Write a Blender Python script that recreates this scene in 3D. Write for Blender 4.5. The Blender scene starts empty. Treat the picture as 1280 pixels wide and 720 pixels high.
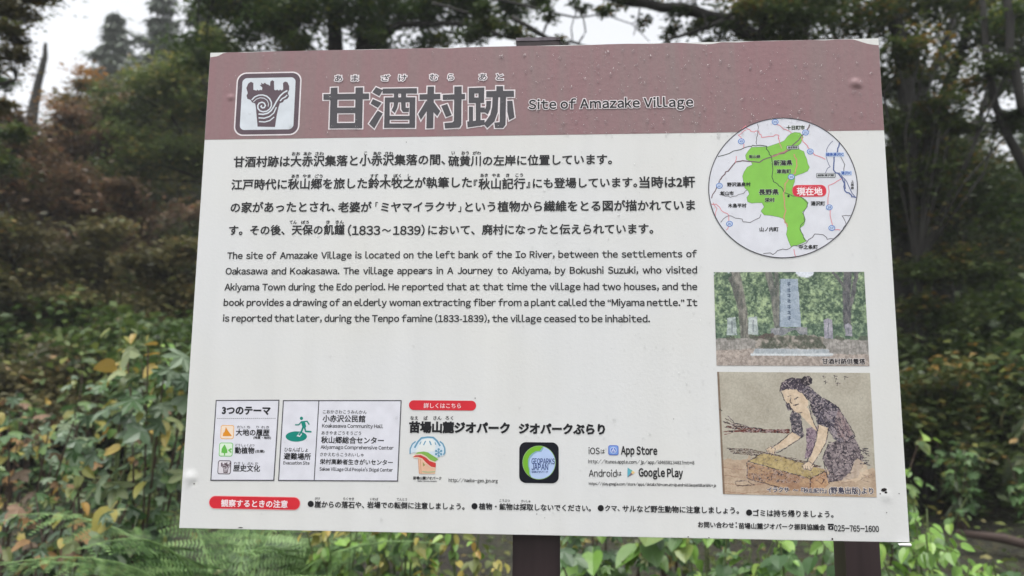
import bpy, math, random
import numpy as np
from mathutils import Vector, Matrix
from mathutils.geometry import tessellate_polygon

scene = bpy.context.scene
C = scene.collection
R_ = math.radians

# ------------------------------------------------------------------ camera
F_PX = 949.0                                   # focal length, in pixels of a 1280 wide frame
PANEL_W, PANEL_H = 0.841, 0.5954               # the board, metres
TOP_Z = 1.784                                  # height of the board's top edge
_r1 = np.array([0.99794656, 0.00112391, 0.06404224])
_r2 = np.array([0.00771637, 0.990506, -0.13725277])
_r2 = _r2 - _r1 * (_r1 @ _r2); _r1 /= np.linalg.norm(_r1); _r2 /= np.linalg.norm(_r2)
_r3 = np.cross(_r1, _r2)
RC = np.stack([_r1, _r2, _r3], 1)              # board axes -> camera axes
TC = np.array([-0.41807213, 0.32602972, -1.05238846]) * (PANEL_W / 0.9)
CB = -RC.T @ TC                                # camera in board coordinates


def b2w(v):                                    # board coordinates -> world
    return np.array([v[0] - PANEL_W / 2, -v[2], TOP_Z + v[1]])


def b2wd(v):
    return np.array([v[0], -v[2], v[1]])


CAM = b2w(CB)
ax = [b2wd(RC[i]) for i in range(3)]
cam_data = bpy.data.cameras.new("camera")
cam = bpy.data.objects.new("camera", cam_data)
C.objects.link(cam)
cam.matrix_world = Matrix([[ax[0][i], ax[1][i], ax[2][i], CAM[i]] for i in range(3)] + [[0, 0, 0, 1]])
cam_data.sensor_width = 36.0
cam_data.lens = 36.0 * F_PX / 1280.0
cam_data.clip_start = 0.05
cam_data.clip_end = 2000
cam_data.dof.use_dof = True
cam_data.dof.focus_distance = float(CB[2]) * 1.02
cam_data.dof.aperture_fstop = 5.2
scene.camera = cam

# ------------------------------------------------------------------ overcast daylight
SUN_EL, SUN_ROT = R_(78), R_(200)
world = bpy.data.worlds.new("World")
scene.world = world
world.use_nodes = True
wn = world.node_tree
bg = wn.nodes["Background"]
sky = wn.nodes.new("ShaderNodeTexSky")
sky.sky_type = 'NISHITA'
sky.sun_disc = False
sky.sun_elevation = SUN_EL
sky.sun_rotation = SUN_ROT
sky.air_density = 1.0
sky.dust_density = 4.0
hs = wn.nodes.new("ShaderNodeHueSaturation")   # a cloud layer greys the sky out
hs.inputs["Saturation"].default_value = 0.14
wn.links.new(sky.outputs[0], hs.inputs["Color"])
wn.links.new(hs.outputs[0], bg.inputs["Color"])
bg.inputs["Strength"].default_value = 0.15
sun_data = bpy.data.lights.new("sun", 'SUN')
sun_data.energy = 1.0
sun_data.angle = R_(40)
sun_data.color = (1.0, 0.98, 0.95)
sun = bpy.data.objects.new("sun", sun_data)
C.objects.link(sun)
# Nishita: rotation measured from +Y towards +X
_sd = Vector((math.sin(SUN_ROT) * math.cos(SUN_EL), math.cos(SUN_ROT) * math.cos(SUN_EL), math.sin(SUN_EL)))
sun.rotation_euler = _sd.to_track_quat('Z', 'Y').to_euler()
sun.location = (0, 0, 30)
scene.view_settings.view_transform = 'Standard'
scene.view_settings.look = 'None'
scene.view_settings.exposure = 1.09
scene.view_settings.gamma = 1.0
scene.cycles.max_bounces = 6
scene.cycles.transparent_max_bounces = 12

# ------------------------------------------------------------------ helpers


def lin(c, k=1.0):
    out = []
    for v in c[:3]:
        v = v / 255.0
        out.append((v / 12.92 if v <= 0.04045 else ((v + 0.055) / 1.055) ** 2.4) * k)
    return tuple(out) + (1.0,)


def tag(o, label=None, cat=None, group=None, kind=None):
    if label: o["label"] = label
    if cat: o["category"] = cat
    if group: o["group"] = group
    if kind: o["kind"] = kind
    return o


def empty(name, loc, label, cat, group=None):
    o = bpy.data.objects.new(name, None)
    o.empty_display_size = 0.1
    o.location = loc
    C.objects.link(o)
    return tag(o, label, cat, group)


def wloc(o):
    v = Vector(o.location)
    while o.parent:
        o = o.parent
        v += o.location
    return v


def mesh_obj(name, verts, faces, mats, parent=None, fmat=None, tint=None, origin=None, smooth=False):
    """one mesh object from world-space verts; its origin sits at the given point (default: centre)"""
    V = np.asarray(verts, dtype=np.float64).reshape(-1, 3)
    if origin is None:
        origin = (V.min(0) + V.max(0)) / 2
    origin = np.asarray(origin, dtype=float)
    me = bpy.data.meshes.new(name)
    L = V - origin
    if isinstance(faces, np.ndarray):
        nf, k = faces.shape
        me.vertices.add(len(L)); me.vertices.foreach_set("co", L.astype(np.float32).ravel())
        me.loops.add(nf * k); me.loops.foreach_set("vertex_index", faces.astype(np.int32).ravel())
        me.polygons.add(nf)
        me.polygons.foreach_set("loop_start", np.arange(0, nf * k, k, dtype=np.int32))
        me.update(calc_edges=True)
    else:
        me.from_pydata([tuple(v) for v in L], [], faces)
        me.update()
    if not isinstance(mats, (list, tuple)): mats = [mats]
    for m in mats: me.materials.append(m)
    n = len(me.polygons)
    if fmat is not None:
        me.polygons.foreach_set("material_index", np.asarray(fmat, dtype=np.int32))
    if tint is not None:
        a = me.attributes.new("tint", 'FLOAT', 'FACE')
        a.data.foreach_set("value", np.asarray(tint, dtype=np.float32))
    if smooth:
        me.polygons.foreach_set("use_smooth", np.ones(n, dtype=bool))
    o = bpy.data.objects.new(name, me)
    C.objects.link(o)
    if parent is not None:
        o.parent = parent
        o.location = Vector(origin) - wloc(parent)
    else:
        o.location = origin
    return o


class MB:
    """collects pieces (world space) for one mesh"""
    def __init__(s): s.v = []; s.f = []; s.m = []; s.n = 0
    def add(s, V, F, m=0):
        s.v.extend(map(tuple, V)); s.f.extend([tuple(i + s.n for i in f) for f in F])
        s.m.extend([m] * len(F)); s.n += len(V)
    def box(s, x0, x1, y0, y1, z0, z1, m=0):
        V = [(x, y, z) for z in (z0, z1) for y in (y0, y1) for x in (x0, x1)]
        s.add(V, [(0, 2, 3, 1), (4, 5, 7, 6), (0, 1, 5, 4), (2, 6, 7, 3), (0, 4, 6, 2), (1, 3, 7, 5)], m)
    def tube(s, P, r0, r1, k=7, m=0, wob=0.0, rng=None, cap=True):
        P = [np.asarray(p, float) for p in P]
        n = len(P); V = []
        for i, p in enumerate(P):
            d = P[min(i + 1, n - 1)] - P[max(i - 1, 0)]
            d /= (np.linalg.norm(d) + 1e-9)
            a = np.cross(d, (0, 0, 1) if abs(d[2]) < .9 else (1, 0, 0)); a /= np.linalg.norm(a)
            b = np.cross(d, a)
            r = r0 + (r1 - r0) * i / max(1, n - 1)
            for j in range(k):
                t = 2 * math.pi * j / k
                rr = r * (1 + (wob * (rng.random() - .5) if rng is not None else 0))
                V.append(p + rr * (math.cos(t) * a + math.sin(t) * b))
        F = []
        for i in range(n - 1):
            for j in range(k):
                F.append((i * k + j, i * k + (j + 1) % k, (i + 1) * k + (j + 1) % k, (i + 1) * k + j))
        if cap:
            F.append(tuple(range(k - 1, -1, -1))); F.append(tuple((n - 1) * k + j for j in range(k)))
        s.add(V, F, m)
    def build(s, name, mats, parent=None, origin=None, smooth=False):
        return mesh_obj(name, s.v, s.f, mats, parent, fmat=s.m, origin=origin, smooth=smooth)


def new_mat(name):
    m = bpy.data.materials.new(name); m.use_nodes = True
    return m, m.node_tree, m.node_tree.nodes["Principled BSDF"]


def nd(nt, t, **kw):
    n = nt.nodes.new(t)
    for k, v in kw.items():
        if k in n.inputs: n.inputs[k].default_value = v
        else: setattr(n, k, v)
    return n


def ramp(nt, stops, fac=None):
    r = nt.nodes.new("ShaderNodeValToRGB")
    e = r.color_ramp.elements
    while len(e) < len(stops): e.new(0.5)
    for i, (p, c) in enumerate(stops):
        e[i].position = p; e[i].color = tuple(c[:3]) + (1,)
    if fac is not None: nt.links.new(fac, r.inputs[0])
    return r


_flat = {}


def ink(rgb, rough=0.42, k=1.0):
    """printed ink: a flat colour with the faint mottling of rain-wet weathered vinyl"""
    key = (tuple(rgb), rough)
    if key in _flat: return _flat[key]
    m, nt, p = new_mat("ink_%02x%02x%02x" % tuple(int(c) for c in rgb[:3]))
    c = lin(rgb, k)
    tc = nd(nt, "ShaderNodeTexCoord")
    nz = nd(nt, "ShaderNodeTexNoise", Scale=60.0, Detail=3.0)
    geo = nd(nt, "ShaderNodeNewGeometry")
    nt.links.new(geo.outputs["Position"], nz.inputs["Vector"])
    r = ramp(nt, [(.3, [v * .93 for v in c[:3]]), (.7, [min(1, v * 1.04) for v in c[:3]])], nz.outputs[0])
    nt.links.new(r.outputs[0], p.inputs["Base Color"])
    p.inputs["Roughness"].default_value = rough
    p.inputs["Specular IOR Level"].default_value = 0.35
    _flat[key] = m
    return m
# ------------------------------------------------------------------ the board's print
FS = -0.0004                                   # world y of the film surface (board front is at y = 0)


def S(px, py):
    """photo pixel (1280x720) -> point on the board plane, board coordinates (x right, y up from the top left corner)"""
    d = RC.T @ np.array([(px - 640) / F_PX, (360 - py) / F_PX, -1.0])
    t = -CB[2] / d[2]
    p = CB + t * d
    return np.array([p[0], p[1]])


def x_at(px, Y):
    """board x of the column that shows at photo column px, for a point at board height Y"""
    lo, hi = -0.1, 1.0
    for _ in range(40):
        mid = (lo + hi) / 2
        q = RC @ np.array([mid, Y, 0]) + TC
        if 640 + F_PX * q[0] / -q[2] < px: lo = mid
        else: hi = mid
    return (lo + hi) / 2


def W2(p, layer):
    """board xy + print layer -> world"""
    return (p[0] - PANEL_W / 2, FS - layer * 0.00007, TOP_Z + p[1])


class Print:
    """one printed part of the board: flat polygons, strips and lettering in layers"""
    def __init__(s, name): s.name = name; s.mb = MB(); s.mats = []; s.txt = []
    def mi(s, m):
        if m not in s.mats: s.mats.append(m)
        return s.mats.index(m)
    def polyb(s, B, m, layer):                 # board coordinates
        tris = tessellate_polygon([[Vector((b[0], b[1], 0)) for b in B]])
        V = [W2(b, layer) for b in B]
        F = []
        for a, b, c in tris:
            cr = (B[b][0] - B[a][0]) * (B[c][1] - B[a][1]) - (B[b][1] - B[a][1]) * (B[c][0] - B[a][0])
            F.append((a, b, c) if cr > 0 else (a, c, b))
        s.mb.add(V, F, s.mi(m))
    def poly(s, P, m, layer): s.polyb([S(*p) for p in P], m, layer)
    def lineb(s, B, w, m, layer, closed=False):
        B = [np.asarray(b, float) for b in B]
        n = len(B)
        if closed: B = B + [B[0]]
        N = len(B); L = []; Rr = []
        for i, p in enumerate(B):
            if closed:
                a = B[(i - 1) % n] if i < n else B[n - 1]; c = B[(i + 1) % n] if i < n else B[1]
            else:
                a = B[max(0, i - 1)]; c = B[min(N - 1, i + 1)]
            d1 = p - a; d2 = c - p
            l1, l2 = np.linalg.norm(d1), np.linalg.norm(d2)
            d1 = d1 / l1 if l1 > 1e-9 else d2 / l2
            d2 = d2 / l2 if l2 > 1e-9 else d1
            nn = np.array([-(d1 + d2)[1], (d1 + d2)[0]]); ln = np.linalg.norm(nn)
            nn = nn / ln if ln > 1e-6 else np.array([-d1[1], d1[0]])
            k = 1 / max(.35, abs(nn @ np.array([-d1[1], d1[0]])))
            L.append(p + nn * w / 2 * k); Rr.append(p - nn * w / 2 * k)
        V = [W2(q, layer) for q in L + Rr]
        s.mb.add(V, [(i, N + i, N + i + 1, i + 1) for i in range(N - 1)], s.mi(m))
    def line(s, P, wpx, m, layer, closed=False): s.lineb([S(*p) for p in P], wpx * 0.00092, m, layer, closed)
    def ell(s, cx, cy, rx, ry, m, layer, n=40, rot=0.0):
        s.poly([(cx + rx * math.cos(t) * math.cos(rot) - ry * math.sin(t) * math.sin(rot),
                 cy + rx * math.cos(t) * math.sin(rot) + ry * math.sin(t) * math.cos(rot))
                for t in [2 * math.pi * i / n for i in range(n)]], m, layer)
    def rq(s, c, r, m, layer, inset=0.0, n=7):
        """rounded quad from photo corners TL TR BR BL; r and inset in pixels"""
        B = [S(*p) for p in c]
        x0 = (B[0][0] + B[3][0]) / 2; x1 = (B[1][0] + B[2][0]) / 2
        y1 = (B[0][1] + B[1][1]) / 2; y0 = (B[2][1] + B[3][1]) / 2
        i = inset * .00092; q = max(.0001, r * .00092 - i * .8)
        x0 += i; x1 -= i; y0 += i; y1 -= i
        P = []
        for cx, cy, a in ((x1 - q, y1 - q, 0), (x0 + q, y1 - q, 90), (x0 + q, y0 + q, 180), (x1 - q, y0 + q, 270)):
            for k in range(n + 1):
                t = R_(a + 90 * k / n); P.append((cx + q * math.cos(t), cy + q * math.sin(t)))
        s.polyb(P, m, layer)
        return x0, x1, y0, y1
    def T(s, text, xl, ym, xr, m, bold=.012, layer=3, h=None, base=False, outline=None, gaps=None, size=None):
        """lettering whose ink spans photo columns xl..xr, its middle (or baseline) at row ym"""
        if outline is not None:
            s.txt.append((text, xl, ym, xr, outline[0], bold + outline[1], layer - 1.0, h, base, bold, gaps, size))
        s.txt.append((text, xl, ym, xr, m, bold, layer, h, base, bold, gaps, size))


PRINTS = []
_glyph = {}


def glyph_meshes(keys):
    """text -> flat triangle meshes, cached, all evaluated in one go (Blender's built-in font)"""
    todo = [k for k in keys if k not in _glyph]
    obs = []
    for text, bold in todo:
        cu = bpy.data.curves.new("t", 'FONT')
        cu.body = text; cu.size = 1.0; cu.resolution_u = 2 if len(text) > 6 else 3
        cu.bevel_depth = bold; cu.bevel_resolution = 0
        o = bpy.data.objects.new("t", cu); C.objects.link(o); obs.append(o)
    bpy.context.view_layer.update()
    dg = bpy.context.evaluated_depsgraph_get()
    for (key, o) in zip(todo, obs):
        me = bpy.data.meshes.new_from_object(o.evaluated_get(dg))
        V = np.empty(len(me.vertices) * 3); me.vertices.foreach_get("co", V); V = V.reshape(-1, 3)
        F = []
        for p in me.polygons:
            vs = list(p.vertices)
            z = sum(V[i][2] for i in vs) / len(vs)
            if key[1] > 0 and z < -1e-6: continue
            a, b, c = V[vs[0]], V[vs[1]], V[vs[2]]
            if p.normal.z < 0: vs.reverse()
            F.append(tuple(vs))
        used = sorted({i for f in F for i in f}); mp = {u: i for i, u in enumerate(used)}
        _glyph[key] = (V[used], [tuple(mp[i] for i in f) for f in F])
        cu = o.data
        bpy.data.objects.remove(o); bpy.data.curves.remove(cu); bpy.data.meshes.remove(me)


def is_latin(text): return all(ord(c) < 127 or c in "–“”" for c in text)


def wide(c):
    """full-width form of a Latin letter: it comes from the same typeface as the kanji"""
    return chr(ord(c) + 0xFEE0) if 33 <= ord(c) < 127 else c


def side(c):
    """side bearing by letter shape, in em"""
    if c in "AVWYvwyxkXTZz/7": return .018
    if c in "oceCOGQS036890ast": return .040
    if c in "frtJj": return .030
    if c in "li1I|": return .046
    if c in ".,:;'\"’": return .055
    return .058


TRACK = {"Site of Amazake Village": .032, "App Store": .014, "Google Play": .014}


def lay(text, bold):
    """flat mesh of a line; Latin is set letter by letter"""
    if not is_latin(text):
        return _glyph[(text, bold)]
    if (text, bold, "l") in _glyph: return _glyph[(text, bold, "l")]
    x = 0.0; VV = []; FF = []; n = 0
    for c in text:
        if c == " ": x += .25; continue
        V, F = _glyph[(wide(c), bold)]
        V0 = _glyph[(wide(c), 0.0)][0]
        a, b = V0[:, 0].min(), V0[:, 0].max()
        sd = side(c) + TRACK.get(text, .004)
        W = V.copy(); W[:, 0] += x + sd - a
        if c in "–": W[:, 0] = x + sd + (V[:, 0] - a) * .5; b = a + (b - a) * .5
        VV.append(W); FF += [tuple(i + n for i in f) for f in F]; n += len(V)
        x += (b - a) + 2 * sd
    _glyph[(text, bold, "l")] = (np.concatenate(VV), FF)
    return _glyph[(text, bold, "l")]


def need(text, bold):
    if is_latin(text): return {(wide(c), bold) for c in text if c != " "} | {(wide(c), 0.0) for c in text if c != " "}
    return {(text, bold)}


def place_text(pr, g, yc, base, sx, sy, ox, m, bold, layer):
    V, F = g
    Z = V[:, 2] / max(bold, 1e-6) if bold > 0 else V[:, 2] * 0
    W = [(ox + v[0] * sx - PANEL_W / 2, FS - layer * 0.00007 - max(0, z) * 0.00003, TOP_Z + yc + (v[1] - base) * sy) for v, z in zip(V, Z)]
    pr.mb.add(W, F, pr.mi(m))


def finish_prints(parents):
    keys = set()
    for pr in PRINTS:
        for t in pr.txt: keys |= need(t[0], t[5]) | need(t[0], t[9])
    glyph_meshes(sorted(keys))
    for pr in PRINTS:
        for text, xl, ym, xr, m, bold, layer, h, base, ibold, gaps, size in pr.txt:
            Y = S(xl, ym)[1]
            X0, X1 = x_at(xl, Y), x_at(xr, Y)
            Vi = lay(text, ibold)[0]
            a, b = Vi[:, 0].min(), Vi[:, 0].max()
            lo, hi = Vi[:, 1].min(), Vi[:, 1].max()
            if gaps:                            # justified: words keep a fixed scale, the gaps stretch
                sx, sy = gaps[0] * .00092, gaps[1] * .00092
                ws = text.split(" ")
                wd = [lay(w, bold) for w in ws]
                tot = sum((w[0][:, 0].max() - w[0][:, 0].min()) * sx for w in wd)
                gap = (X1 - X0 - tot) / max(1, len(ws) - 1)
                x = X0
                for w in wd:
                    place_text(pr, w, Y, 0.0, sx, sy, x - w[0][:, 0].min() * sx, m, bold, layer)
                    x += (w[0][:, 0].max() - w[0][:, 0].min()) * sx + gap
                continue
            sx = (X1 - X0) / (b - a)
            sy = sx if h is None else h * .00094 / (hi - lo)
            if size is not None: sy = size * .00094
            place_text(pr, lay(text, bold), Y, 0.0 if base else (lo + hi) / 2, sx, sy, X0 - a * sx, m, bold, layer)
        pr.obj = pr.mb.build(pr.name, pr.mats, parents)
        if pr.name.endswith("lettering") or pr.name.endswith("caption"): tag(pr.obj, kind="stuff")


# inks -------------------------------------------------------------
K = ink((42, 42, 44)); KB = ink((30, 30, 34)); WH = ink((222, 222, 222)); CELL = ink((226, 226, 234))
RED = ink((216, 46, 58)); GR = ink((138, 201, 84)); TEAL = ink((16, 136, 122)); OUT = ink((238, 230, 232))
TD = ink((80, 78, 82)); PLUM = ink((96, 80, 88)); PALE = ink((219, 225, 231))
PINK = ink((226, 140, 150)); BLU = ink((84, 130, 200)); LB = ink((150, 190, 232)); GREY = ink((110, 106, 110))

# title ------------------------------------------------------------
pr = Print("title_lettering"); PRINTS.append(pr)
A = lambda L: [(400 + x / 10, 100 + y / 10) for x, y in L]
B_ = lambda L: [(520 + x / 10, 100 + y / 10) for x, y in L]
bar = lambda x0, y0, x1, y1: [(x0, y0), (x1, y0), (x1, y1), (x0, y1)]
strokes = [A(q) for q in (
    [(45, 178), (615, 170), (615, 242), (45, 250)], [(137, 100), (222, 96), (214, 605), (120, 607)],
    [(446, 97), (540, 94), (528, 605), (438, 605)], [(128, 347), (535, 345), (533, 415), (126, 418)],
    [(122, 540), (530, 538), (529, 603), (121, 606)],
    [(702, 92), (788, 130), (742, 203), (656, 156)], [(664, 240), (772, 288), (725, 350), (634, 296)],
    [(724, 384), (786, 420), (680, 608), (614, 548)],
    [(785, 110), (1214, 104), (1214, 170), (785, 172)], bar(925, 168, 980, 222), bar(1015, 168, 1078, 222),
    [(812, 220), (1194, 218), (1192, 280), (810, 282)], [(812, 222), (874, 222), (872, 600), (802, 602)],
    [(1122, 222), (1194, 222), (1190, 600), (1118, 600)], bar(808, 450, 1188, 498), bar(806, 546, 1186, 600),
    [(925, 280), (980, 280), (968, 350), (935, 416), (896, 378), (920, 330)],
    [(1015, 280), (1072, 280), (1074, 350), (1116, 350), (1112, 402), (1040, 402), (1018, 370)],)]
strokes += [B_(q) for q in (
    [(45, 182), (305, 174), (305, 242), (45, 250)], [(146, 86), (228, 84), (216, 603), (130, 606)],
    [(128, 262), (185, 300), (150, 370), (62, 502), (30, 428), (90, 330)], [(205, 262), (230, 290), (305, 392), (266, 456), (200, 380)],
    [(336, 188), (615, 176), (615, 242), (336, 252)],
    [(480, 85), (572, 83), (568, 560), (545, 597), (362, 608), (356, 540), (455, 532), (474, 515)],
    [(392, 302), (446, 440), (376, 466), (316, 326)],
    [(660, 102), (855, 97), (853, 168), (660, 172)], [(660, 102), (732, 100), (730, 290), (660, 292)],
    [(782, 98), (855, 97), (850, 288), (782, 290)], bar(660, 222, 852, 290), bar(748, 288, 808, 575),
    bar(662, 336, 714, 560), bar(806, 346, 862, 408), [(640, 522), (858, 500), (862, 562), (646, 596)],
    bar(1005, 80, 1090, 150), [(878, 142), (1226, 136), (1226, 214), (878, 220)],
    [(958, 215), (1030, 215), (1022, 400), (982, 520), (892, 604), (850, 552), (928, 440), (952, 340)],
    [(1052, 215), (1126, 215), (1120, 562), (1088, 602), (988, 602), (980, 536), (1046, 530)],
    [(880, 264), (940, 264), (932, 360), (898, 432), (852, 400), (878, 330)],
    [(1140, 264), (1206, 262), (1232, 470), (1166, 506), (1142, 400)],)]
for i, st in enumerate(strokes):
    pr.line(st, 3.3, OUT, 1 + i * .09, closed=True)
    pr.poly(st, TD, 5 + i * .09)
o_ = (OUT, .10)
for t, a, b, y in (("あ", 418.8, 428.2, 98.4), ("ま", 439.4, 448.4, 98.2), ("ざ", 477, 487.4, 97.8), ("け", 498.4, 508.4, 97.8),
                   ("む", 537.4, 547.6, 97), ("ら", 559.8, 567.4, 96.8), ("あ", 598.8, 608.4, 96.6), ("と", 620.4, 629, 96.6)):
    pr.T(t, a, y, b, TD, .02, 9, h=9.2, outline=o_)
pr.T("Site of Amazake Village", 660.5, 136.6, 866.6, K, .03, 9, base=True, size=16.6, outline=(OUT, .055))

# emblem -----------------------------------------------------------
EM = lambda L, k=1.0, ox=288, oy=84: [(ox + x / 8 * k, oy + y / 8 * k) for x, y in L]
def swirl(cx, cy, r0, r1, a0, a1, n=60):
    return [(cx + (r0 + (r1 - r0) * i / n) * math.cos(R_(a0 + (a1 - a0) * i / n)),
             cy + (r0 + (r1 - r0) * i / n) * math.sin(R_(a0 + (a1 - a0) * i / n))) for i in range(n + 1)]
POT = [(208, 148), (232, 160), (232, 228), (262, 236), (272, 226), (284, 236), (300, 228), (318, 232), (322, 208), (296, 180),
       (312, 178), (308, 156), (330, 172), (346, 156), (362, 172), (384, 178), (398, 190), (402, 146), (420, 132), (438, 142),
       (440, 226), (456, 234), (470, 226), (486, 236), (500, 226), (516, 236), (530, 222), (528, 160), (548, 146), (572, 152),
       (590, 190), (590, 226), (576, 262), (588, 292), (572, 318), (540, 330), (528, 352), (496, 362), (484, 400), (466, 480), (448, 600), (274, 596),
       (256, 400), (250, 366), (216, 352), (206, 330), (172, 318), (164, 286), (176, 262), (162, 210), (180, 166)]
def emblem(p, k, ox, oy, dark, light, lay=2, w=1.0, full=True):
    p.poly(EM(POT, k, ox, oy), dark, lay)
    for L, ww in (([(216, 330), (245, 300), (285, 282), (325, 280), (365, 292), (395, 318), (412, 352), (412, 390), (396, 420), (366, 442), (330, 448), (300, 440), (278, 415), (276, 385), (290, 362), (318, 352), (342, 362), (352, 385), (342, 406), (322, 410), (308, 396), (316, 382)], 15),
                  ([(284, 470), (330, 474), (376, 462), (410, 436), (436, 396), (462, 346), (500, 288), (536, 256), (572, 236)], 17),
                  ([(284, 508), (340, 512), (392, 496), (436, 460), (462, 402)], 14), ([(288, 546), (346, 550), (396, 536), (440, 500)], 13),
                  ([(232, 350), (262, 322), (300, 308), (340, 312), (370, 334), (384, 366), (380, 396)], 8),
                  ([(500, 340), (520, 316), (552, 300), (570, 280)], 14)):
        if full or ww > 12: p.line(EM(L, k, ox, oy), ww / 8 * k * w, light, lay + .6 + ww * .01)
pr = Print("emblem"); PRINTS.append(pr)
q = [(297, 90), (377, 90.5), (374.5, 169.5), (291.6, 169.8)]
pr.rq(q, 13.5, OUT, 2); pr.rq(q, 13.5, PLUM, 3, inset=1.9); pr.rq(q, 13.5, PALE, 4, inset=8.4)
emblem(pr, 1.0, 288, 84, PLUM, PALE, 5)

# body text --------------------------------------------------------
pr = Print("japanese_paragraph"); PRINTS.append(pr)
for t, a, y, b in (
    ("甘酒村跡は大赤沢集落と小赤沢集落の間、", 292.3, 202.6, 556.8), ("硫黄川の左岸に位置しています。", 560.2, 201.6, 765),
    ("江戸時代に秋山郷を旅した鈴木牧之が執筆した", 289.4, 230.9, 590), ("『", 592.2, 228.4, 596.8), ("秋山記行", 598, 230, 656.6), ("』", 658, 231.4, 662.6),
    ("にも登場しています。", 666, 229.2, 796.5), ("当時は2軒", 799, 228, 868.8),
    ("の家があったとされ、", 288.4, 259.3, 419), ("老婆が", 422.6, 259, 464.8), ("「", 469.4, 255.6, 472.6), ("ミヤマイラクサ", 476.3, 259, 570.3), ("」", 572.9, 261.6, 576.6),
    ("という植物から繊維をとる図が描かれていま", 581.3, 258.6, 868.8),
    ("す。その後、天保の飢饉", 286.5, 288, 431), ("(1833", 434.9, 288, 475.5), ("〜", 477.5, 288, 489), ("1839)", 491.5, 288, 531), ("において、廃村になったと伝えられています。", 535.2, 287.6, 816.6)):
    pr.T(t, a, y, b, K, .024)
for y, L in ((192.2, (("おお", 365, 375.4), ("あか", 379.7, 389.9), ("さわ", 394.2, 404.9), ("こ", 455.3, 459.2), ("あか", 466.7, 477), ("さわ", 481.4, 491.6), ("い", 564.5, 568.8), ("おう", 576.8, 586.3), ("がわ", 590.8, 601.3))),
             (220.2, (("あき", 364.5, 374), ("やま", 378.3, 388.7), ("ごう", 393.5, 403.7), ("すず", 463, 473), ("き", 480.2, 484.4), ("ぼく", 492, 501.8), ("し", 509.8, 513.4), ("あき", 600.5, 610), ("やま", 615, 625), ("き", 632.5, 637), ("こう", 644.3, 653.8))),
             (277.8, (("てん", 362, 371.2), ("ぽう", 376.6, 386.3), ("き", 408, 412.4), ("きん", 419.7, 429.8)))):
    for t, a, b in L: pr.T(t, a, y - (a - 365) * .004, b, K, .03, h=4.8)
pr = Print("english_paragraph"); PRINTS.append(pr)
gp = (11.35, 11.7)
for t, a, y, b in (
    ("The site of Amazake Village is located on the left bank of the Io River, between the settlements of", 284, 323.6, 871.3),
    ("Oakasawa and Koakasawa. The village appears in A Journey to Akiyama, by Bokushi Suzuki, who visited", 282, 343, 871.4),
    ("Akiyama Town during the Edo period. He reported that at that time the village had two houses, and the", 280.6, 362.9, 871.6),
    ("book provides a drawing of an elderly woman extracting fiber from a plant called the “Miyama nettle.” It", 279.6, 382.2, 871.8),
    ("is reported that later, during the Tenpo famine (1833–1839), the village ceased to be inhabited.", 278.6, 401.8, 812.5)):
    pr.T(t, a, y, b, K, .022, base=True, gaps=gp)

# theme box --------------------------------------------------------
LN = ink((70, 70, 78))
pr = Print("theme_box"); PRINTS.append(pr)
q = [(270.5, 500.6), (348.9, 500.3), (342.4, 600.4), (263.8, 600.2)]
pr.poly(q, CELL, 1); pr.line(q, 1.3, LN, 2, closed=True)
pr.T("3つのテーマ", 277.8, 513.1, 338.6, KB, .045)
for i in range(30):
    x = 272.6 + i * 2.46; pr.ell(x, 523 - i * .004, .6, .6, KB, 2, 6)
for (a, b, c, d, col, inner) in ((275.9, 531.3, 292.8, 548.8, (236, 180, 116), (246, 226, 205)), (274, 553.2, 291.4, 570.6, (128, 200, 120), (222, 240, 216)), (272.4, 575.4, 289.1, 592.8, (70, 62, 70), (222, 216, 222))):
    qq = [(a + .6, b), (c + .4, b), (c - .6, d), (a - .6, d)]
    pr.rq(qq, 2.8, ink(col), 2); pr.rq(qq, 2.8, ink(inner), 3, inset=1.0)
pr.poly([(278.6, 545), (279.4, 541), (281, 540), (282.6, 533.6), (284.6, 537.4), (286.8, 540.4), (290.2, 545)], ink((228, 148, 36)), 4)
pr.poly([(277, 565.6), (277.4, 561), (279.2, 558), (281, 555.4), (282.6, 558.6), (284.2, 562), (284.6, 566), (281.8, 566.4), (281.5, 569.3), (280.3, 569.3), (280.2, 566.4)], ink((104, 186, 80)), 4)
pr.poly([(285, 562.5), (289, 560), (290.4, 561.4), (288, 563.4), (290.2, 565), (288.6, 566)], ink((120, 196, 100)), 4)
emblem(pr, .235, 271.6, 573.6, PLUM, ink((222, 216, 222)), 4, 1.1, False)
pr.T("大地の履歴", 294.9, 540.4, 337.2, KB, .026); pr.T("(地質・地形)", 317, 547.2, 339, KB, .03, h=4.2)
pr.T("だい ち    り れき", 296.5, 533.6, 336.6, LN, .012, h=3.4)
pr.T("動植物", 293.8, 562.8, 318.2, KB, .026); pr.T("(生態)", 319.2, 564.2, 330.8, KB, .03, h=4.2)
pr.T("どうしょくぶつ", 294.5, 556.3, 318.4, LN, .012, h=3.4)
pr.T("歴史文化", 291.8, 585, 325.4, KB, .024); pr.T("れき し  ぶん か", 292.6, 578.8, 323, LN, .012, h=3.4)

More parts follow.
